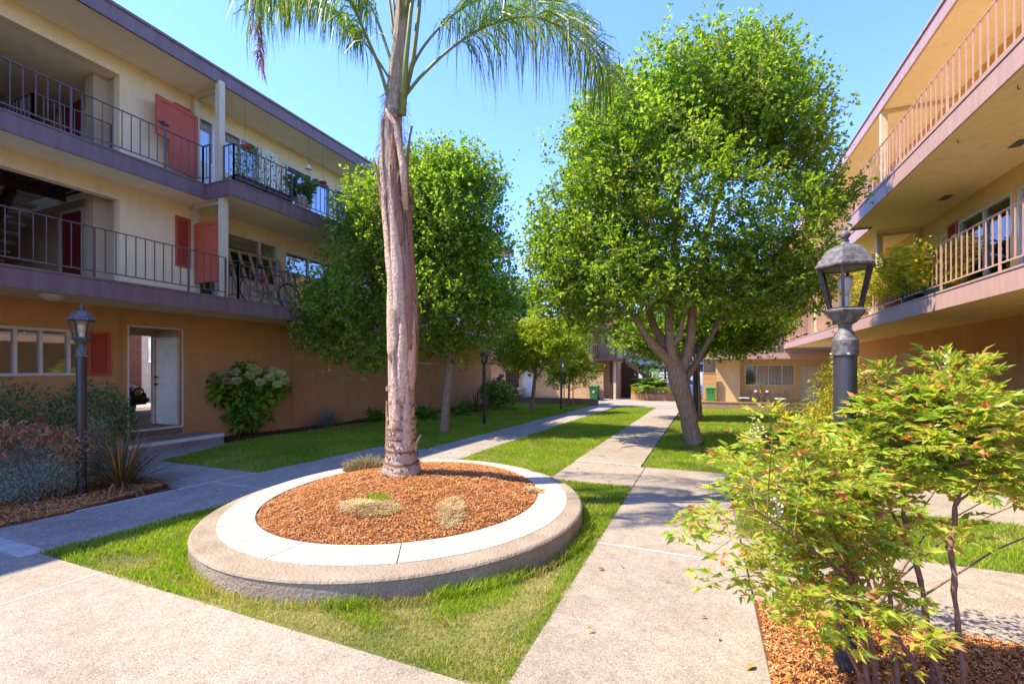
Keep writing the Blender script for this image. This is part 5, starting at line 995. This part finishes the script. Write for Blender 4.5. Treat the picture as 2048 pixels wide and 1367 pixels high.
# ---------------------------------------------------------------- lamp posts
def lamp(x, y, h, lab, dark=m_black, tilt=0):
    z = zg(y); t = thing('lamp_post', lab, 'street lamp', (x, y, z), 'lantern lamp posts', tilt); W = .150
    mb = MB(); mb.lathe([(.054,-.1),(.054,h-.62)],(x,y,z),28); mb.build('post',dark,t,smooth=False)
    mb = MB(); mb.lathe([(.060,h-.66),(.062,h-.655),(.062,h-.575),(.058,h-.57),(.030,h-.515),(.028,h-.505)],(x,y,z),28); c_ = mb.build('collar',m_grey,t,smooth=False)
    for a in (.3,2.4,4.5):
        s_ = MB(); s_.tube([(x+.058*math.cos(a),y+.058*math.sin(a),z+h-.65),(x+.070*math.cos(a),y+.070*math.sin(a),z+h-.65)],.006,8); s_.build('screw',m_alu,c_)
    mb = MB(); mb.lathe([(.032,h-.515),(.036,h-.49),(.060,h-.475),(.078,h-.45),(.098,h-.425),(.102,h-.415),(.090,h-.405)],(x,y,z),6); mb.build('lantern_base',m_grey,t)
    b0, b1, r0, r1 = h-.405, h-.178, .078, .128; f = MB()
    for k in range(6):
        a = k*PI/3; p = (x+r0*math.cos(a),y+r0*math.sin(a),z+b0); q = (x+r1*math.cos(a),y+r1*math.sin(a),z+b1); f.bar(p,q,.014,.014,up=(math.cos(a),math.sin(a),0))
        a2 = a+PI/3; p2 = (x+r0*math.cos(a2),y+r0*math.sin(a2),z+b0); q2 = (x+r1*math.cos(a2),y+r1*math.sin(a2),z+b1); f.bar(p,p2,.012,.014); f.bar(q,q2,.014,.016)
        g_ = MB(); g_.add([np.array(v_)*.985+np.array((x,y,v_[2]))*.015 for v_ in (p,p2,q2,q)],[(0,1,2,3)]); g_.build('glass_pane',m_clear,t)
    f.build('lantern_frame',m_black,t)
    mb = MB(); mb.lathe([(.145,h-.182),(W,h-.176),(W,h-.168),(.140,h-.158),(.128,h-.132),(.118,h-.128),(.106,h-.100),(.088,h-.078),(.062,h-.064),(.030,h-.052),(.020,h-.040),(.016,h-.03)],(x,y,z),6); ro = mb.build('lantern_roof',m_grey,t)
    mb = MB(); mb.lathe([(.012,h-.035),(.020,h-.028),(.012,h-.022),(.016,h-.018),(.026,h-.002),(.024,h+.012),(.012,h+.022),(.009,h+.027),(.013,h+.034),(.008,h+.044),(.001,h+.052)],(x,y,z),16); mb.build('finial',m_grey,ro,smooth=True)
    mb = MB(); mb.lathe([(.020,h-.405),(.020,h-.34),(.014,h-.335)],(x,y,z),16); mb.build('socket',m_white,t)
    mb = MB(); mb.lathe([(.014,h-.338),(.020,h-.31),(.036,h-.27),(.034,h-.245),(.018,h-.228),(.002,h-.222)],(x,y,z),20); mb.build('bulb',M('bulb_glass',(.62,.6,.55),rough=.15),t,smooth=True)
    return t
p = pt(1690,1300,2.5); lamp(p[0],p[1],2.38,'tall grey lamp post in the right foreground rising through the red and green shrub',M('worn_grey_post',(.045,.045,.052),(.032,.03,.036),7,.45,.12,60,spec=.5),.2)
lamp(-7.54,3.32,2.47,'black lamp post in the left bark bed beside the flax plant',m_black,.1)
lamp(-6.63,13.4,2.43,'slim black lamp post on the left lawn in front of the far hydrangea',m_black,.3)
lamp(-6.40,21.4,2.43,'farthest lamp post, before the far tan house window',m_black,.1)
lamp(-.20,13.6,2.43,'black lamp post directly behind the big forked trunk',m_black,.1)
# ---------------------------------------------------------------- shrubs
def shrub(name, label, cat, base, stems, lobes, n, size, mat, seed, asp=.5, kind=0, stemmat=None, sr=.006, group=None, shell=.5, upb=.6, extra=None):
    """lobes in metres: (x,y,z,rx,ry,rz,weight)"""
    r = np.random.RandomState(seed); t = thing(name, label, cat, tuple(base), group); W = np.array([l[6] for l in lobes], float); W /= W.sum(); ch = r.choice(len(lobes), n, p=W); Ps = []; Ds = []
    for i, l in enumerate(lobes):
        k = (ch == i).sum(); d = r.normal(size=(k, 3)); d /= np.linalg.norm(d, axis=1)[:, None]; q = r.rand(k)**shell*(1+.2*sines(d[:,0],d[:,1],d[:,2],4,seed+i)); Ps.append(np.array(l[:3])+d*q[:, None]*np.array(l[3:6])); Ds.append(d)
    P = np.concatenate(Ps); D = np.concatenate(Ds); D = D*.7+r.normal(0,.6,D.shape); P[:, 2] = np.maximum(P[:, 2], base[2]+.02)
    mb = MB(); add_leaves(mb, P, D, r, size*r.uniform(.6,1.3,len(P)), asp, kind, upb=upb); mb.build('foliage', mat, t)
    if stems:
        sm = MB()
        for i in range(stems):
            j = r.randint(len(P)); e = P[j]; b = np.array(base)+[r.normal(0,.08),r.normal(0,.08),-.02]; m_ = (b+e)/2+[0,0,.1*np.linalg.norm(e-b)]+r.normal(0,.03,3); sm.tube([b,b*.5+m_*.5+r.normal(0,.01,3),m_,e],[sr*1.6,sr*1.3,sr,sr*.4],5)
        sm.build('stems', stemmat or m_cane, t, smooth=True)
    return t
def flowerheads(t, pts, R, mat, seed, n=280, sz=.045):
    r = np.random.RandomState(seed)
    for p in pts:
        mb = MB(); d = r.normal(size=(n,3)); d /= np.linalg.norm(d,axis=1)[:,None]; d[:,2] = d[:,2]*.7+.15; add_leaves(mb, np.array(p)+d*R*r.uniform(.25,1.05,(n,1)), d+r.normal(0,.8,(n,3)), r, sz*r.uniform(.8,1.3,n), .9, 0); mb.build('flower_head', mat, t)
H = [pt(u,v,tt-.45) for u,v,tt in ((455,747,11.9),(470,745,11.8),(445,750,11.7),(505,735,11.9),(515,742,11.6),(548,742,12),(562,748,12),(570,762,12),(540,755,11.8),(520,765,11.6),(473,762,11.5),(432,760,11.7),(455,762,11.4),(500,752,11.5),(555,770,11.9))]
c0 = pt(492,800,12.0); gz = zg(c0[1])
hy = shrub('hydrangea_bush','wide green hydrangea with pale faded flower heads against the brown wall right of the passage','bush',(c0[0],c0[1],gz),14,[(c0[0],c0[1],1.0,.6,.72,.58,5),(c0[0]-.1,c0[1]-.55,1.1,.45,.45,.42,2.5),(c0[0]+.1,c0[1]+.6,1.05,.45,.5,.45,2.5),(c0[0]+.1,c0[1],.42,.5,.6,.45,3),(c0[0],c0[1]+.05,1.5,.3,.4,.25,1.3)],2300,.16,m_hyd,70,.75,1,m_twig,.008,shell=.4)
flowerheads(hy, H[:11]+H[13:], .105, m_hydf, 71); flowerheads(hy, H[11:13], .09, M('pink_faded_flower',(.45,.24,.16)), 72)
c1 = pt(995,785,22.5); gz = zg(c1[1])
hy2 = shrub('hydrangea_bush','dark green hydrangea with pinkish heads at the far end of the left wall','bush',(c1[0],c1[1],gz),10,[(c1[0],c1[1],.45,.9,.9,.65,5),(c1[0]-.5,c1[1]+.2,.5,.5,.6,.5,2),(c1[0]+.6,c1[1],.35,.6,.6,.5,2)],1500,.16,m_hyd,73,.75,1,m_twig,.008,shell=.4)
flowerheads(hy2, [pt(u,v,21.6) for u,v in ((1023,760),(1030,763),(998,758),(1003,752),(1018,747),(975,768),(990,765))], .12, M('pale_pink_flower',(.55,.38,.32)), 74)
def bladeplant(name, label, c, n, L, w, spread, mat, seed, cat='plant', droop=.5):
    r = np.random.RandomState(seed); t = thing(name, label, cat, (c[0],c[1],zg(c[1]))); mb = MB(); z0 = zg(c[1])
    a = r.rand(n)*2*PI; q = r.rand(n)**.7; ln = L*r.uniform(.5,1.1,n); tilt = q*spread; B = np.stack([c[0]+.14*q*np.cos(a), c[1]+.14*q*np.sin(a), np.full(n,z0)],1); h = np.stack([np.cos(a),np.sin(a),a*0],1); s = np.stack([-np.sin(a),np.cos(a),a*0],1)
    pts_ = [B]; 
    for f in (.3,.6,.85,1.0): ang = tilt*(1+droop*f*f); pts_.append(B+h*(np.sin(ang)*ln*f)[:,None]+np.array([0,0,1.])*(np.cos(ang)*ln*f)[:,None])
    ws = [.6,1,.9,.55,.05]; V = []
    for p_, w_ in zip(pts_, ws): V += [p_-s*w*w_*.5, p_+s*w*w_*.5]
    V = np.stack(V,1).reshape(-1,3); j = np.arange(n)*10; mb.v.append(V); mb.n = len(V)
    for k in range(4): mb.f.append((np.stack([j+2*k,j+2*k+1,j+2*k+3,j+2*k+2],1),0))
    mb.build('blades',mat,t); return t
bladeplant('flax_plant','bronze green flax clump with sword leaves right of the left lamp post',(-7.62,3.80),210,.88,.022,1.3,m_flax,75,droop=.35)
bladeplant('fine_grass_clump','grey wispy grass clump at the foot of the left wall',pt(655,846,14.2)[:2],420,.75,.008,1.3,m_dryweed if 0 else islandmat('grey_grass',[(0,(.16,.14,.10)),(1,(.36,.33,.27))]),76)
def fernplant(label, c, n, L, seed, mat=m_fern, name='fern', lw=.07, z=None):
    r = np.random.RandomState(seed); z0 = zg(c[1]) if z is None else z; t = thing(name, label, 'fern', (c[0],c[1],z0)); lf = MB(); st = MB()
    for i in range(n):
        a = r.rand()*2*PI; ln = L*r.uniform(.6,1.1); el = r.uniform(.3,1.25); h = np.array([math.cos(a),math.sin(a),0]); s_ = np.linspace(0,1,14); P = np.array([np.array([c[0],c[1],z0])+h*ln*f*math.cos(el)*(1+.2*f)+np.array([0,0,1])*(ln*f*math.sin(el)-.55*ln*f*f*math.cos(el)) for f in s_])
        st.tube(P,np.linspace(.006,.002,14),4); k = 44; f = np.linspace(.1,1,k); B = np.stack([np.interp(f,s_,P[:,j]) for j in range(3)],1); T = np.gradient(B,axis=0); T/=np.linalg.norm(T,axis=1)[:,None]; S = np.cross(T,[0,0,1.]); S/=np.linalg.norm(S,axis=1)[:,None]+1e-9
        for sg in (-1,1): add_leaves(lf,B,S*sg+T*.35+r.normal(0,.12,(k,3)),r,lw*L*1.7*np.sin(PI*np.clip(f*.95+.05,0,1))**.6+.01,.32,0,upb=3)
    lf.build('fronds',mat,t); st.build('stalks',m_twig,t); return t
fernplant('green fern clump at the left wall just left of the palm trunk',pt(752,838,15.4)[:2],34,.8,80)
fernplant('green fern clump at the left wall seen just right of the palm trunk',pt(850,825,16.6)[:2],30,.85,81)
fernplant('green fern clump at the left wall between the medium tree and the slim lamp post',pt(925,818,18.2)[:2],34,.95,82)
bladeplant('flax_plant','dark spiky flax clump by the left wall next to the far hydrangea',pt(952,812,20)[:2],60,1.3,.04,1.0,m_flax,83,droop=.2)
# left bed shrubs
b = pt(110,985,5.9); shrub('nandina_bush','low nandina with pinkish red leaves in the left bed beside the lamp post','bush',(-7.6,3.0,zg(3)),26,[(-8.0,2.75,.80,.55,.45,.13,4),(-7.75,3.15,.72,.4,.35,.16,3),(-8.2,2.5,.62,.5,.5,.18,4),(-7.5,3.2,.55,.25,.25,.2,1.5),(-8.1,2.2,.45,.4,.5,.18,2)],3300,.062,m_nandpink,84,.34,1,m_cane,.007,shell=.8)
shrub('silver_shrub','silvery grey green feathery shrub at the left edge of the bark bed','bush',(-7.9,2.7,zg(3)),8,[(-7.95,2.75,.20,.55,.45,.26,4),(-7.7,3.05,.2,.35,.35,.25,2),(-8.6,2.9,.3,.8,.7,.35,4)],16000,.038,m_silver,85,.22,0,None,.005)
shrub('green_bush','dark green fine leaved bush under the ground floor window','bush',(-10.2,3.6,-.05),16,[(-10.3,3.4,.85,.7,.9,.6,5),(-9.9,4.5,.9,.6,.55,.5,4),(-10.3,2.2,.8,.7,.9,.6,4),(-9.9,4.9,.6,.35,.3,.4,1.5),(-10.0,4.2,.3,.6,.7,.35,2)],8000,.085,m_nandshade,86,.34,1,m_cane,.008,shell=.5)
shrub('dry_seed_bush','tan dried flower stalks behind the flax at the passage corner','plant',(-8.8,4.0,-.05),26,[(-8.7,4.0,.55,.3,.25,.35,2),(-8.9,4.1,.75,.25,.25,.2,1)],420,.05,m_dryweed,87,.3,0,m_deadst,.005)
# right side plants beyond the lamp
c = pt(1665,790,8.6); shrub('butterfly_bush','tall light green bush with small purple flowers left behind the foreground lamp post','bush',(c[0],c[1],zg(c[1])),20,[(c[0],c[1],1.0,.45,.5,.8,5),(c[0]+.25,c[1]+.2,1.35,.4,.4,.6,3),(c[0]-.2,c[1],.6,.45,.4,.5,3),(c[0]+.7,c[1]+.3,.9,.4,.5,.6,2)],4200,.075,m_bushy,88,.35,1,m_twig,.007,shell=.5)
c = pt(1590,815,11.5); shrub('green_bush','olive green low bush in the right bed before the patio wall','bush',(c[0],c[1],zg(c[1])),10,[(c[0],c[1],.35,.7,.7,.5,4),(c[0]+.7,c[1]-.2,.45,.6,.7,.6,3)],3600,.06,m_bushy,89,.4,0,m_twig,.006)
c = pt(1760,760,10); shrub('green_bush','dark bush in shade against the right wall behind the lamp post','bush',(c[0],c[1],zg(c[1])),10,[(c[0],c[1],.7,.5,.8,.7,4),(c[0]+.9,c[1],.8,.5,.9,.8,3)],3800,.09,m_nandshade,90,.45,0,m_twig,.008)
bladeplant('aloe_plant','dark spiky aloe against the right wall',pt(1935,860,8.2)[:2],26,1.25,.07,.7,m_nandshade,91)
c = pt(2010,940,6.4); shrub('red_nandina_bush','orange red leaved bush at the right edge on the bark bed','bush',(c[0],c[1],zg(c[1])),14,[(c[0]+.2,c[1],.3,.7,.5,.35,4),(c[0]+.8,c[1]+.4,.45,.6,.6,.5,3)],2400,.05,m_nandred,92,.4,1,m_cane,.006)
# far planter hedge and cycad
r_ = np.random.RandomState(3); hd = thing('clipped_hedge','clipped low hedge growing in the curved brick planter','hedge',(-3.15,32.1,-.05)); mb = MB(); n=7000; a = r_.rand(n)*2*PI; q = np.where(r_.rand(n)<.5,1,r_.rand(n)**.5); zz = np.where(q>=1,r_.uniform(-.05,.38,n),.38); P = np.stack([-3.15+1.4*q*np.cos(a),32.1+.7*q*np.sin(a),zz],1)+r_.normal(0,.02,(n,3)); add_leaves(mb,P,r_.normal(size=(n,3)),r_,.06,.6,0); mb.build('foliage',m_bushy,hd)
fernplant('large green feathery fern rising above the hedge in the far brick planter',(-3.2,32.1),40,1.9,93,m_fern,'cycad',.09,.3)
# ---------------------------------------------------------------- balcony things, left
def planterbox(x, y0, y1, z, lab, mat, plants, seed, name='planter_box'):
    t = thing(name, lab, 'planter', (x,(y0+y1)/2,z)); mb = MB(); mb.box(x-.13,x+.13,y0,y1,z,z+.26); mb.box(x-.145,x+.145,y0-.015,y1+.015,z+.225,z+.265); mb.build('box',mat,t,bevel=.008)
    r = np.random.RandomState(seed); n = plants; f = MB(); P = np.stack([x+r.normal(0,.13,n), r.uniform(y0,y1,n), z+.26+.75*r.rand(n)**1.3],1); add_leaves(f,P,r.normal(size=(n,3))+[0,0,.3],r,.085*r.uniform(.6,1.3,n),.5,1); f.build('foliage',m_hyd,t)
    st = MB()
    for i in range(10): b0 = np.array([x+r.normal(0,.05),r.uniform(y0,y1),z+.2]); st.tube([b0,b0+[r.normal(0,.05),r.normal(0,.05),.35],b0+[r.normal(0,.1),r.normal(0,.1),.7]],.006,4)
    st.build('stems',m_twig,t); return t
planterbox(-9.86,7.12,7.75,5.77,'brown planter box with leggy green plants at the balcony corner, top floor left',m_pot,230,1); planterbox(-9.86,7.85,8.55,5.77,'second brown planter box with smaller plants right of the corner one, top floor left',m_pot,110,2)
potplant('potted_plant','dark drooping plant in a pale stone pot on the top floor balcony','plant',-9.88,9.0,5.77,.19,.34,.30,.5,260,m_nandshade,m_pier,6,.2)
def feeder(x, y, z, lab, top):
    t = thing('hanging_feeder', lab, 'bird feeder', (x,y,z)); mb = MB(); mb.lathe([(.02,0),(.09,.01),(.11,.03),(.10,.05),(.03,.06)],(x,y,z),20); mb.build('tray',M('red_plastic',(.6,.02,.03),rough=.3),t); mb = MB(); mb.lathe([(.03,.055),(.04,.08),(.035,.16),(.015,.18)],(x,y,z),14); mb.build('bottle',m_clear,t); mb = MB(); mb.tube([(x,y,z+.17),(x,y,top)],.003,4); mb.build('cord',m_black,t)
feeder(-9.8,7.32,6.72,'red disc shaped feeder above the corner planter box on the top floor balcony',8.09); feeder(-9.75,9.62,6.75,'small red feeder before the top floor sliding door',8.09)
t = thing('wind_chime','small pale wind chime hanging on a long cord from the left roof','wind chime',(-9.9,9.25,7.2)); wp = (-10.2,9.55); mb = MB(); mb.tube([(wp[0],wp[1],7.33),(wp[0],wp[1],8.09)],.004,4); mb.build('cord',m_black,t)
mb = MB(); mb.lathe([(.015,.13),(.05,.06),(.09,.0),(.08,-.005)],(wp[0],wp[1],7.2),16); mb.build('bell',m_white,t); mb = MB(); mb.tube([(wp[0],wp[1],7.2),(wp[0],wp[1],7.12)],.008,5); mb.build('clapper',m_lamb,t)
for x,y,lab in ((-12.75,4.75,'white pot on the stair landing, left one'),(-12.75,5.2,'white pot on the stair landing, right one beside the red door')):
    mb = MB(); mb.lathe([(.11,0),(.15,.2),(.165,.21),(.165,.24),(.14,.24),(.10,.03)],(x,y,5.78),20); tag(mb.build('plant_pot',m_white,smooth=False),lab,'pot')
# leaning wooden rack
t = thing('wooden_rack','raw lumber rack with slanted slats leaning on the middle floor wall behind the bicycle','rack',(-10.9,8.5,3.16))
mb = MB(); mb.bar((-11.1,7.72,4.63),(-11.1,9.3,4.66),.05,.07); mb.build('top_rail',m_rawwood,t)
for k in range(6): y = 7.78+k*.30; mb = MB(); mb.bar((-11.06,y,4.66),(-10.55,y+.02,3.18),.085,.03,up=(1,0,0)); mb.build('slat',m_rawwood,t)
# bicycle
t = thing('bicycle','red bicycle with black saddle leaning on the middle floor balcony by the wooden rack','bicycle',(-9.95,8.1,3.165)); bx = -9.95; z0 = 3.165; m_redp = M('red_bike_paint',(.35,.015,.02),rough=.25,spec=.7); m_chrome = M('chrome',(.5,.5,.52),rough=.25,metal=.9)
RW_, FW_ = (7.62,z0+.33),(8.66,z0+.33)
for (wy,wz) in (RW_,FW_):
    mb = MB(); a = np.arange(37)*2*PI/36; mb.tube([(bx,wy+.32*math.cos(q),wz+.32*math.sin(q)) for q in a],.014,6,cap=False); wo = mb.build('wheel',m_blackfab,t); mb = MB(); mb.tube([(bx,wy+.30*math.cos(q),wz+.30*math.sin(q)) for q in a],.006,5,cap=False)
    for q in np.arange(18)*2*PI/18: mb.tube([(bx+.02*(-1)**int(q*3),wy,wz),(bx,wy+.30*math.cos(q),wz+.30*math.sin(q))],.0018,3)
    mb.tube([(bx-.05,wy,wz),(bx+.05,wy,wz)],.018,8); mb.build('spokes',m_chrome,wo)
BB=(bx,8.06,z0+.29); ST=(bx,7.93,z0+.78); HT=(bx,8.45,z0+.80); HB=(bx,8.49,z0+.68); mb = MB()
for p_,q_ in ((BB,ST),(ST,HT),(BB,HB),(HT,HB)): mb.tube([p_,q_],.016,8)
for s_ in (-.03,.03): mb.tube([(bx+s_,BB[1],BB[2]),(bx+s_,RW_[0],RW_[1])],.008,6); mb.tube([(bx,ST[1],ST[2]-.04),(bx+s_,RW_[0],RW_[1])],.007,6); mb.tube([(bx+s_,HB[1],HB[2]),(bx+s_,8.56,z0+.5),(bx+s_,FW_[0],FW_[1])],.009,6)
mb.build('frame',m_redp,t); mb = MB(); mb.tube([ST,(bx,7.90,z0+.90)],.012,6); mb.build('seat_post',m_chrome,t); mb = MB(); mb.tube([(bx,7.76,z0+.93),(bx,7.84,z0+.94),(bx,7.96,z0+.925),(bx,8.04,z0+.92)],[.05,.06,.03,.015],8); mb.build('saddle',m_blackfab,t,smooth=True)
mb = MB(); mb.tube([(bx,8.44,z0+.80),(bx,8.43,z0+.92)],.012,6); mb.tube([(bx-.25,8.36,z0+1.0),(bx-.2,8.48,z0+.95),(bx,8.46,z0+.92),(bx+.2,8.48,z0+.95),(bx+.25,8.36,z0+1.0)],.012,6); mb.build('handlebar',m_black,t)
mb = MB(); mb.tube([(bx+.035,8.06,z0+.29),(bx+.045,8.06,z0+.29)],.09,24); mb.bar((bx+.05,8.06,z0+.29),(bx+.05,8.2,z0+.2),.012,.02); mb.bar((bx-.05,8.06,z0+.29),(bx-.05,7.92,z0+.38),.012,.02); mb.box(bx+.05,bx+.13,8.16,8.24,z0+.19,z0+.21); mb.build('crank',m_chrome,t)
mb = MB(); mb.box(bx-.06,bx+.06,7.50,7.80,z0+.70,z0+.715); mb.build('rear_rack',m_black,t)
t = thing('covered_grill','black draped cover shape standing before the middle floor sliding door','grill',(-10.3,10.3,3.16)); mb = MB(); mb.lathe([(.24,0),(.26,.5),(.25,.85),(.14,.98),(.15,1.12),(.10,1.22),(.02,1.26)],(-10.3,10.35,3.17),20); mb.build('cover',m_blackfab,t,smooth=True); mb = MB(); mb.tube([(-10.05,10.3,3.17),(-10.05,10.3,3.3)],.03,8); mb.build('foot',m_redp,t)
t = thing('side_table','small wire side table at the corner of the middle floor balcony','table',(-9.9,7.3,3.16)); mb = MB(); mb.box(-10.1,-9.72,7.12,7.42,3.98,4.0); mb.build('tabletop',m_rail,t)
for x,y in ((-10.08,7.14),(-9.74,7.14),(-10.08,7.4),(-9.74,7.4)): mb = MB(); mb.tube([(x,y,3.165),(x,y,3.98)],.008,5); mb.build('leg',m_rail,t)
mb = MB(); mb.tube([(-10.5,9.75,3.17),(-10.9,9.6,4.35)],.014,6); tag(mb.build('broom_pole',m_black),'thin dark pole leaning near the middle floor sliding door','pole')
# ---------------------------------------------------------------- balcony plants, right
c = [4.85,0,3.16]
for i,(y,hh,lab,pm,nn,zz,rx_) in enumerate([(17.6,1.1,'tall yellow green shrub in a clay pot left of the middle floor column, right building',m_lamb,900,.30,.6),(16.4,.7,'yellowish plant in a pale pot left of the orange pots, right building',m_white,500,.26,.5),(15.2,.85,'bushy plant in an orange clay pot on the right balcony',m_lamb,1200,.3,.6),(13.9,1.0,'wide bushy yellow green plant in a dark green trough on the right balcony',M('green_trough',(.03,.09,.06)),1700,.22,.68),(12.7,.95,'yellow green shrub nearest the sliding door on the right balcony',M('green_trough2',(.04,.10,.07)),1700,.22,.68)]):
    potplant('balcony_plant',lab,'plant',4.66,y,3.165,.24 if i else .2,zz,rx_,hh,nn,m_bushy,pm,100+i,.12)
potplant('balcony_plant','tall airy yellow green tree in a pot at the column of the right balcony','plant',4.75,16.5,3.165,.22,.3,.55,1.35,1200,m_bushy,m_lamb,120,.10)
# ---------------------------------------------------------------- foreground nandina
def nandina(label, base, canes, nf, seed, mat, L=.062, redtop=None, name='nandina_shrub'):
    """canes: polylines of (u,v,t,radius); fronds spring from the upper canes"""
    r = np.random.RandomState(seed); t = thing(name, label, 'shrub', tuple(base)); cm = MB(); lf = MB(); st = MB(); ends = []
    for cn in canes:
        P = np.array([pt(*c_[:3]) for c_ in cn]); k = len(P); s_ = np.linspace(0, k-1, (k-1)*6+1); Q = np.stack([np.interp(s_, range(k), P[:, i]) for i in range(3)], 1); R = np.interp(s_, range(k), [c_[3] for c_ in cn])
        Q[1:-1] = (Q[:-2]+Q[1:-1]*2+Q[2:])/4; Q += r.normal(0, .0035, Q.shape); R = R*(1+.18*np.sin(s_*9)); cm.tube(Q, R, 8); m_ = len(Q)
        ends.append(Q)
    cm.build('canes', m_cane, t, smooth=True)
    for (ci, f0, f1, cnt, Lf) in nf:
        Q = ends[ci]
        for _ in range(cnt):
            f = r.uniform(f0, f1); b = Q[min(int(f*(len(Q)-1)), len(Q)-1)]; a = r.rand()*2*PI; el = r.uniform(-.1, 1.5); d = np.array([math.cos(a)*math.cos(el), math.sin(a)*math.cos(el), math.sin(el)]); ln = Lf*r.uniform(.6, 1.15)
            s_ = np.linspace(0, 1, 9); R_ = np.array([b+d*ln*x-np.array([0,0,.22*ln])*x*x+np.array([0,0,.06*ln])*math.sin(x*3) for x in s_]); st.tube(R_, np.linspace(.003, .0012, 9), 4, cap=False)
            for x in (.28, .42, .56, .70, .84):
                p = np.array([np.interp(x, s_, R_[:, i]) for i in range(3)]); tn = R_[-1]-R_[0]; tn /= np.linalg.norm(tn); sd = np.cross(tn, [0,0,1.]); sd /= np.linalg.norm(sd)+1e-9
                for sg in (-1, 1):
                    bl = ln*.42*(1.15-x)*r.uniform(.7,1.2)+.03; bd = sd*sg*.75+tn*.6+r.normal(0,.35,3); bd /= np.linalg.norm(bd); e = p+bd*bl-np.array([0,0,.1*bl]); st.add(*stick(p, e, .0012))
                    kk = 2 if bl < .05 else (3 if bl < .11 else 4)
                    B = []; D = []
                    for g_ in np.linspace(.35, 1, kk):
                        q = p+(e-p)*g_; s2 = np.cross(bd, [0,0,1.]); s2 /= np.linalg.norm(s2)+1e-9
                        for s3 in (-1, 1): B.append(q); D.append(bd*.65+s2*s3*.8+r.normal(0,.2,3)+[0,0,.08])
                    B.append(e); D.append(bd+r.normal(0,.15,3)+[0,0,.05])
                    add_leaves(lf, np.array(B), np.array(D), r, L*r.uniform(.55,1.25,len(B)), .40, 1, upb=.25, fold=.3)
            e = R_[-1]; add_leaves(lf, np.array([e]*3), np.array([tn+sd*.6, tn-sd*.6, tn]), r, L*1.1, .36, 1, upb=1.1, fold=.3)
    o = lf.build('foliage', mat, t); st.build('stalks', M('red_green_stalk', (.26,.16,.05), (.2,.2,.05), 20, .6), t)
    return t
b0 = pt(1720,1420,2.15); b1 = pt(1850,1430,2.2); b2 = pt(1925,1440,2.1)
nandina('large nandina around the foreground lamp post with yellow green and red tinged leaves',(b0[0],b0[1],zg(b0[1])),
 [[(1740,1400,2.15,.012),(1722,1250,2.15,.010),(1690,1120,2.15,.009),(1640,1010,2.15,.007),(1590,935,2.1,.004)],
  [(1755,1400,2.2,.011),(1740,1260,2.15,.010),(1690,1150,2.05,.008),(1600,1080,1.95,.006),(1500,1010,1.9,.003)],
  [(1800,1400,2.2,.011),(1780,1200,2.25,.010),(1760,1050,2.3,.008),(1745,980,2.35,.006),(1720,920,2.35,.003)],
  [(1740,1400,2.1,.010),(1690,1280,2.0,.008),(1620,1200,1.95,.006),(1560,1150,1.9,.003)],
  [(1865,1420,2.25,.013),(1820,1310,2.2,.011),(1765,1230,2.2,.010),(1700,1130,2.2,.008),(1600,1020,2.25,.006),(1540,950,2.3,.003)],
  [(1840,1400,2.3,.010),(1745,1180,2.35,.008),(1690,1040,2.4,.007),(1650,960,2.5,.004)]],
 [(0,.45,1,17,.38),(1,.4,1,19,.44),(2,.5,1,11,.38),(3,.3,1,15,.38),(4,.5,1,17,.42),(5,.6,1,10,.36)],201,m_nand,.054)
nandina('taller nandina with two bare brown canes and bright green tops at the right edge',(b1[0],b1[1],zg(b1[1])),
 [[(1900,1410,2.2,.014),(1860,1300,2.2,.012),(1845,1180,2.2,.011),(1810,1050,2.2,.010),(1800,930,2.25,.008),(1850,860,2.3,.006),(1920,800,2.3,.003)],
  [(1865,1400,2.3,.012),(1858,1250,2.3,.010),(1830,1120,2.3,.009),(1770,990,2.35,.007),(1755,910,2.4,.004)],
  [(1800,930,2.25,.007),(1840,850,2.3,.005),(1815,820,2.35,.003)],[(1800,940,2.25,.007),(1900,880,2.3,.005),(2010,890,2.3,.003)],[(1805,960,2.25,.006),(1880,930,2.2,.004),(1960,930,2.15,.003)]],
 [(0,.68,1,17,.38),(1,.7,1,12,.34),(2,.2,1,13,.38),(3,.2,1,16,.38),(4,.2,1,10,.34)],202,m_nand,.060)
nandina('slim single caned nandina with orange tipped leaves at the far right',(b2[0],b2[1],zg(b2[1])),
 [[(1932,1420,2.1,.012),(1925,1330,2.1,.011),(1912,1200,2.1,.011),(1900,1090,2.1,.012),(1915,1000,2.1,.009),(1925,930,2.1,.007),(1935,880,2.1,.004)],
  [(1912,1010,2.1,.006),(1960,960,2.05,.004),(2030,930,2.0,.003)]],
 [(0,.82,1,14,.24),(1,.3,1,16,.26)],203,m_nand,.055)
c = pt(1800,905,2.75); shrub('nandina_shrub','red leaved nandina growth behind the foreground lamp post','shrub',(c[0],c[1]+.3,zg(c[1])),6,[(c[0]-.2,c[1]+.1,.95,.4,.3,.16,3),(c[0]+.35,c[1]+.1,1.05,.5,.3,.18,3),(c[0]+.9,c[1],1.0,.4,.3,.2,2)],1500,.05,m_nandred,204,.36,1,m_cane,.005,shell=.6)
# white nandina blossoms
bl = MB(); r = np.random.RandomState(9)
for (u,v,t_c,rr_) in ((1895,745,2.3,.05),(1930,800,2.3,.05),(1512,865,2.2,.04),(1555,1020,1.95,.035),(1735,1080,2.1,.03),(1960,815,2.3,.03)):
    c = pt(u,v,t_c); n = 60; P = c+r.normal(size=(n,3))*rr_*np.array([.5,.5,1]); add_leaves(bl,P,r.normal(size=(n,3)),r,.012,.8,0)
o = bl.build('nandina_blossom',m_petal if 0 else M('cream_petal',(.75,.68,.5)))
par = [x for x in bpy.data.objects if x.get('label','').startswith('taller nandina')][0]; o.data.transform(__import__('mathutils').Matrix.Translation(-par.location)); o.parent = par; o.name = 'blossom'
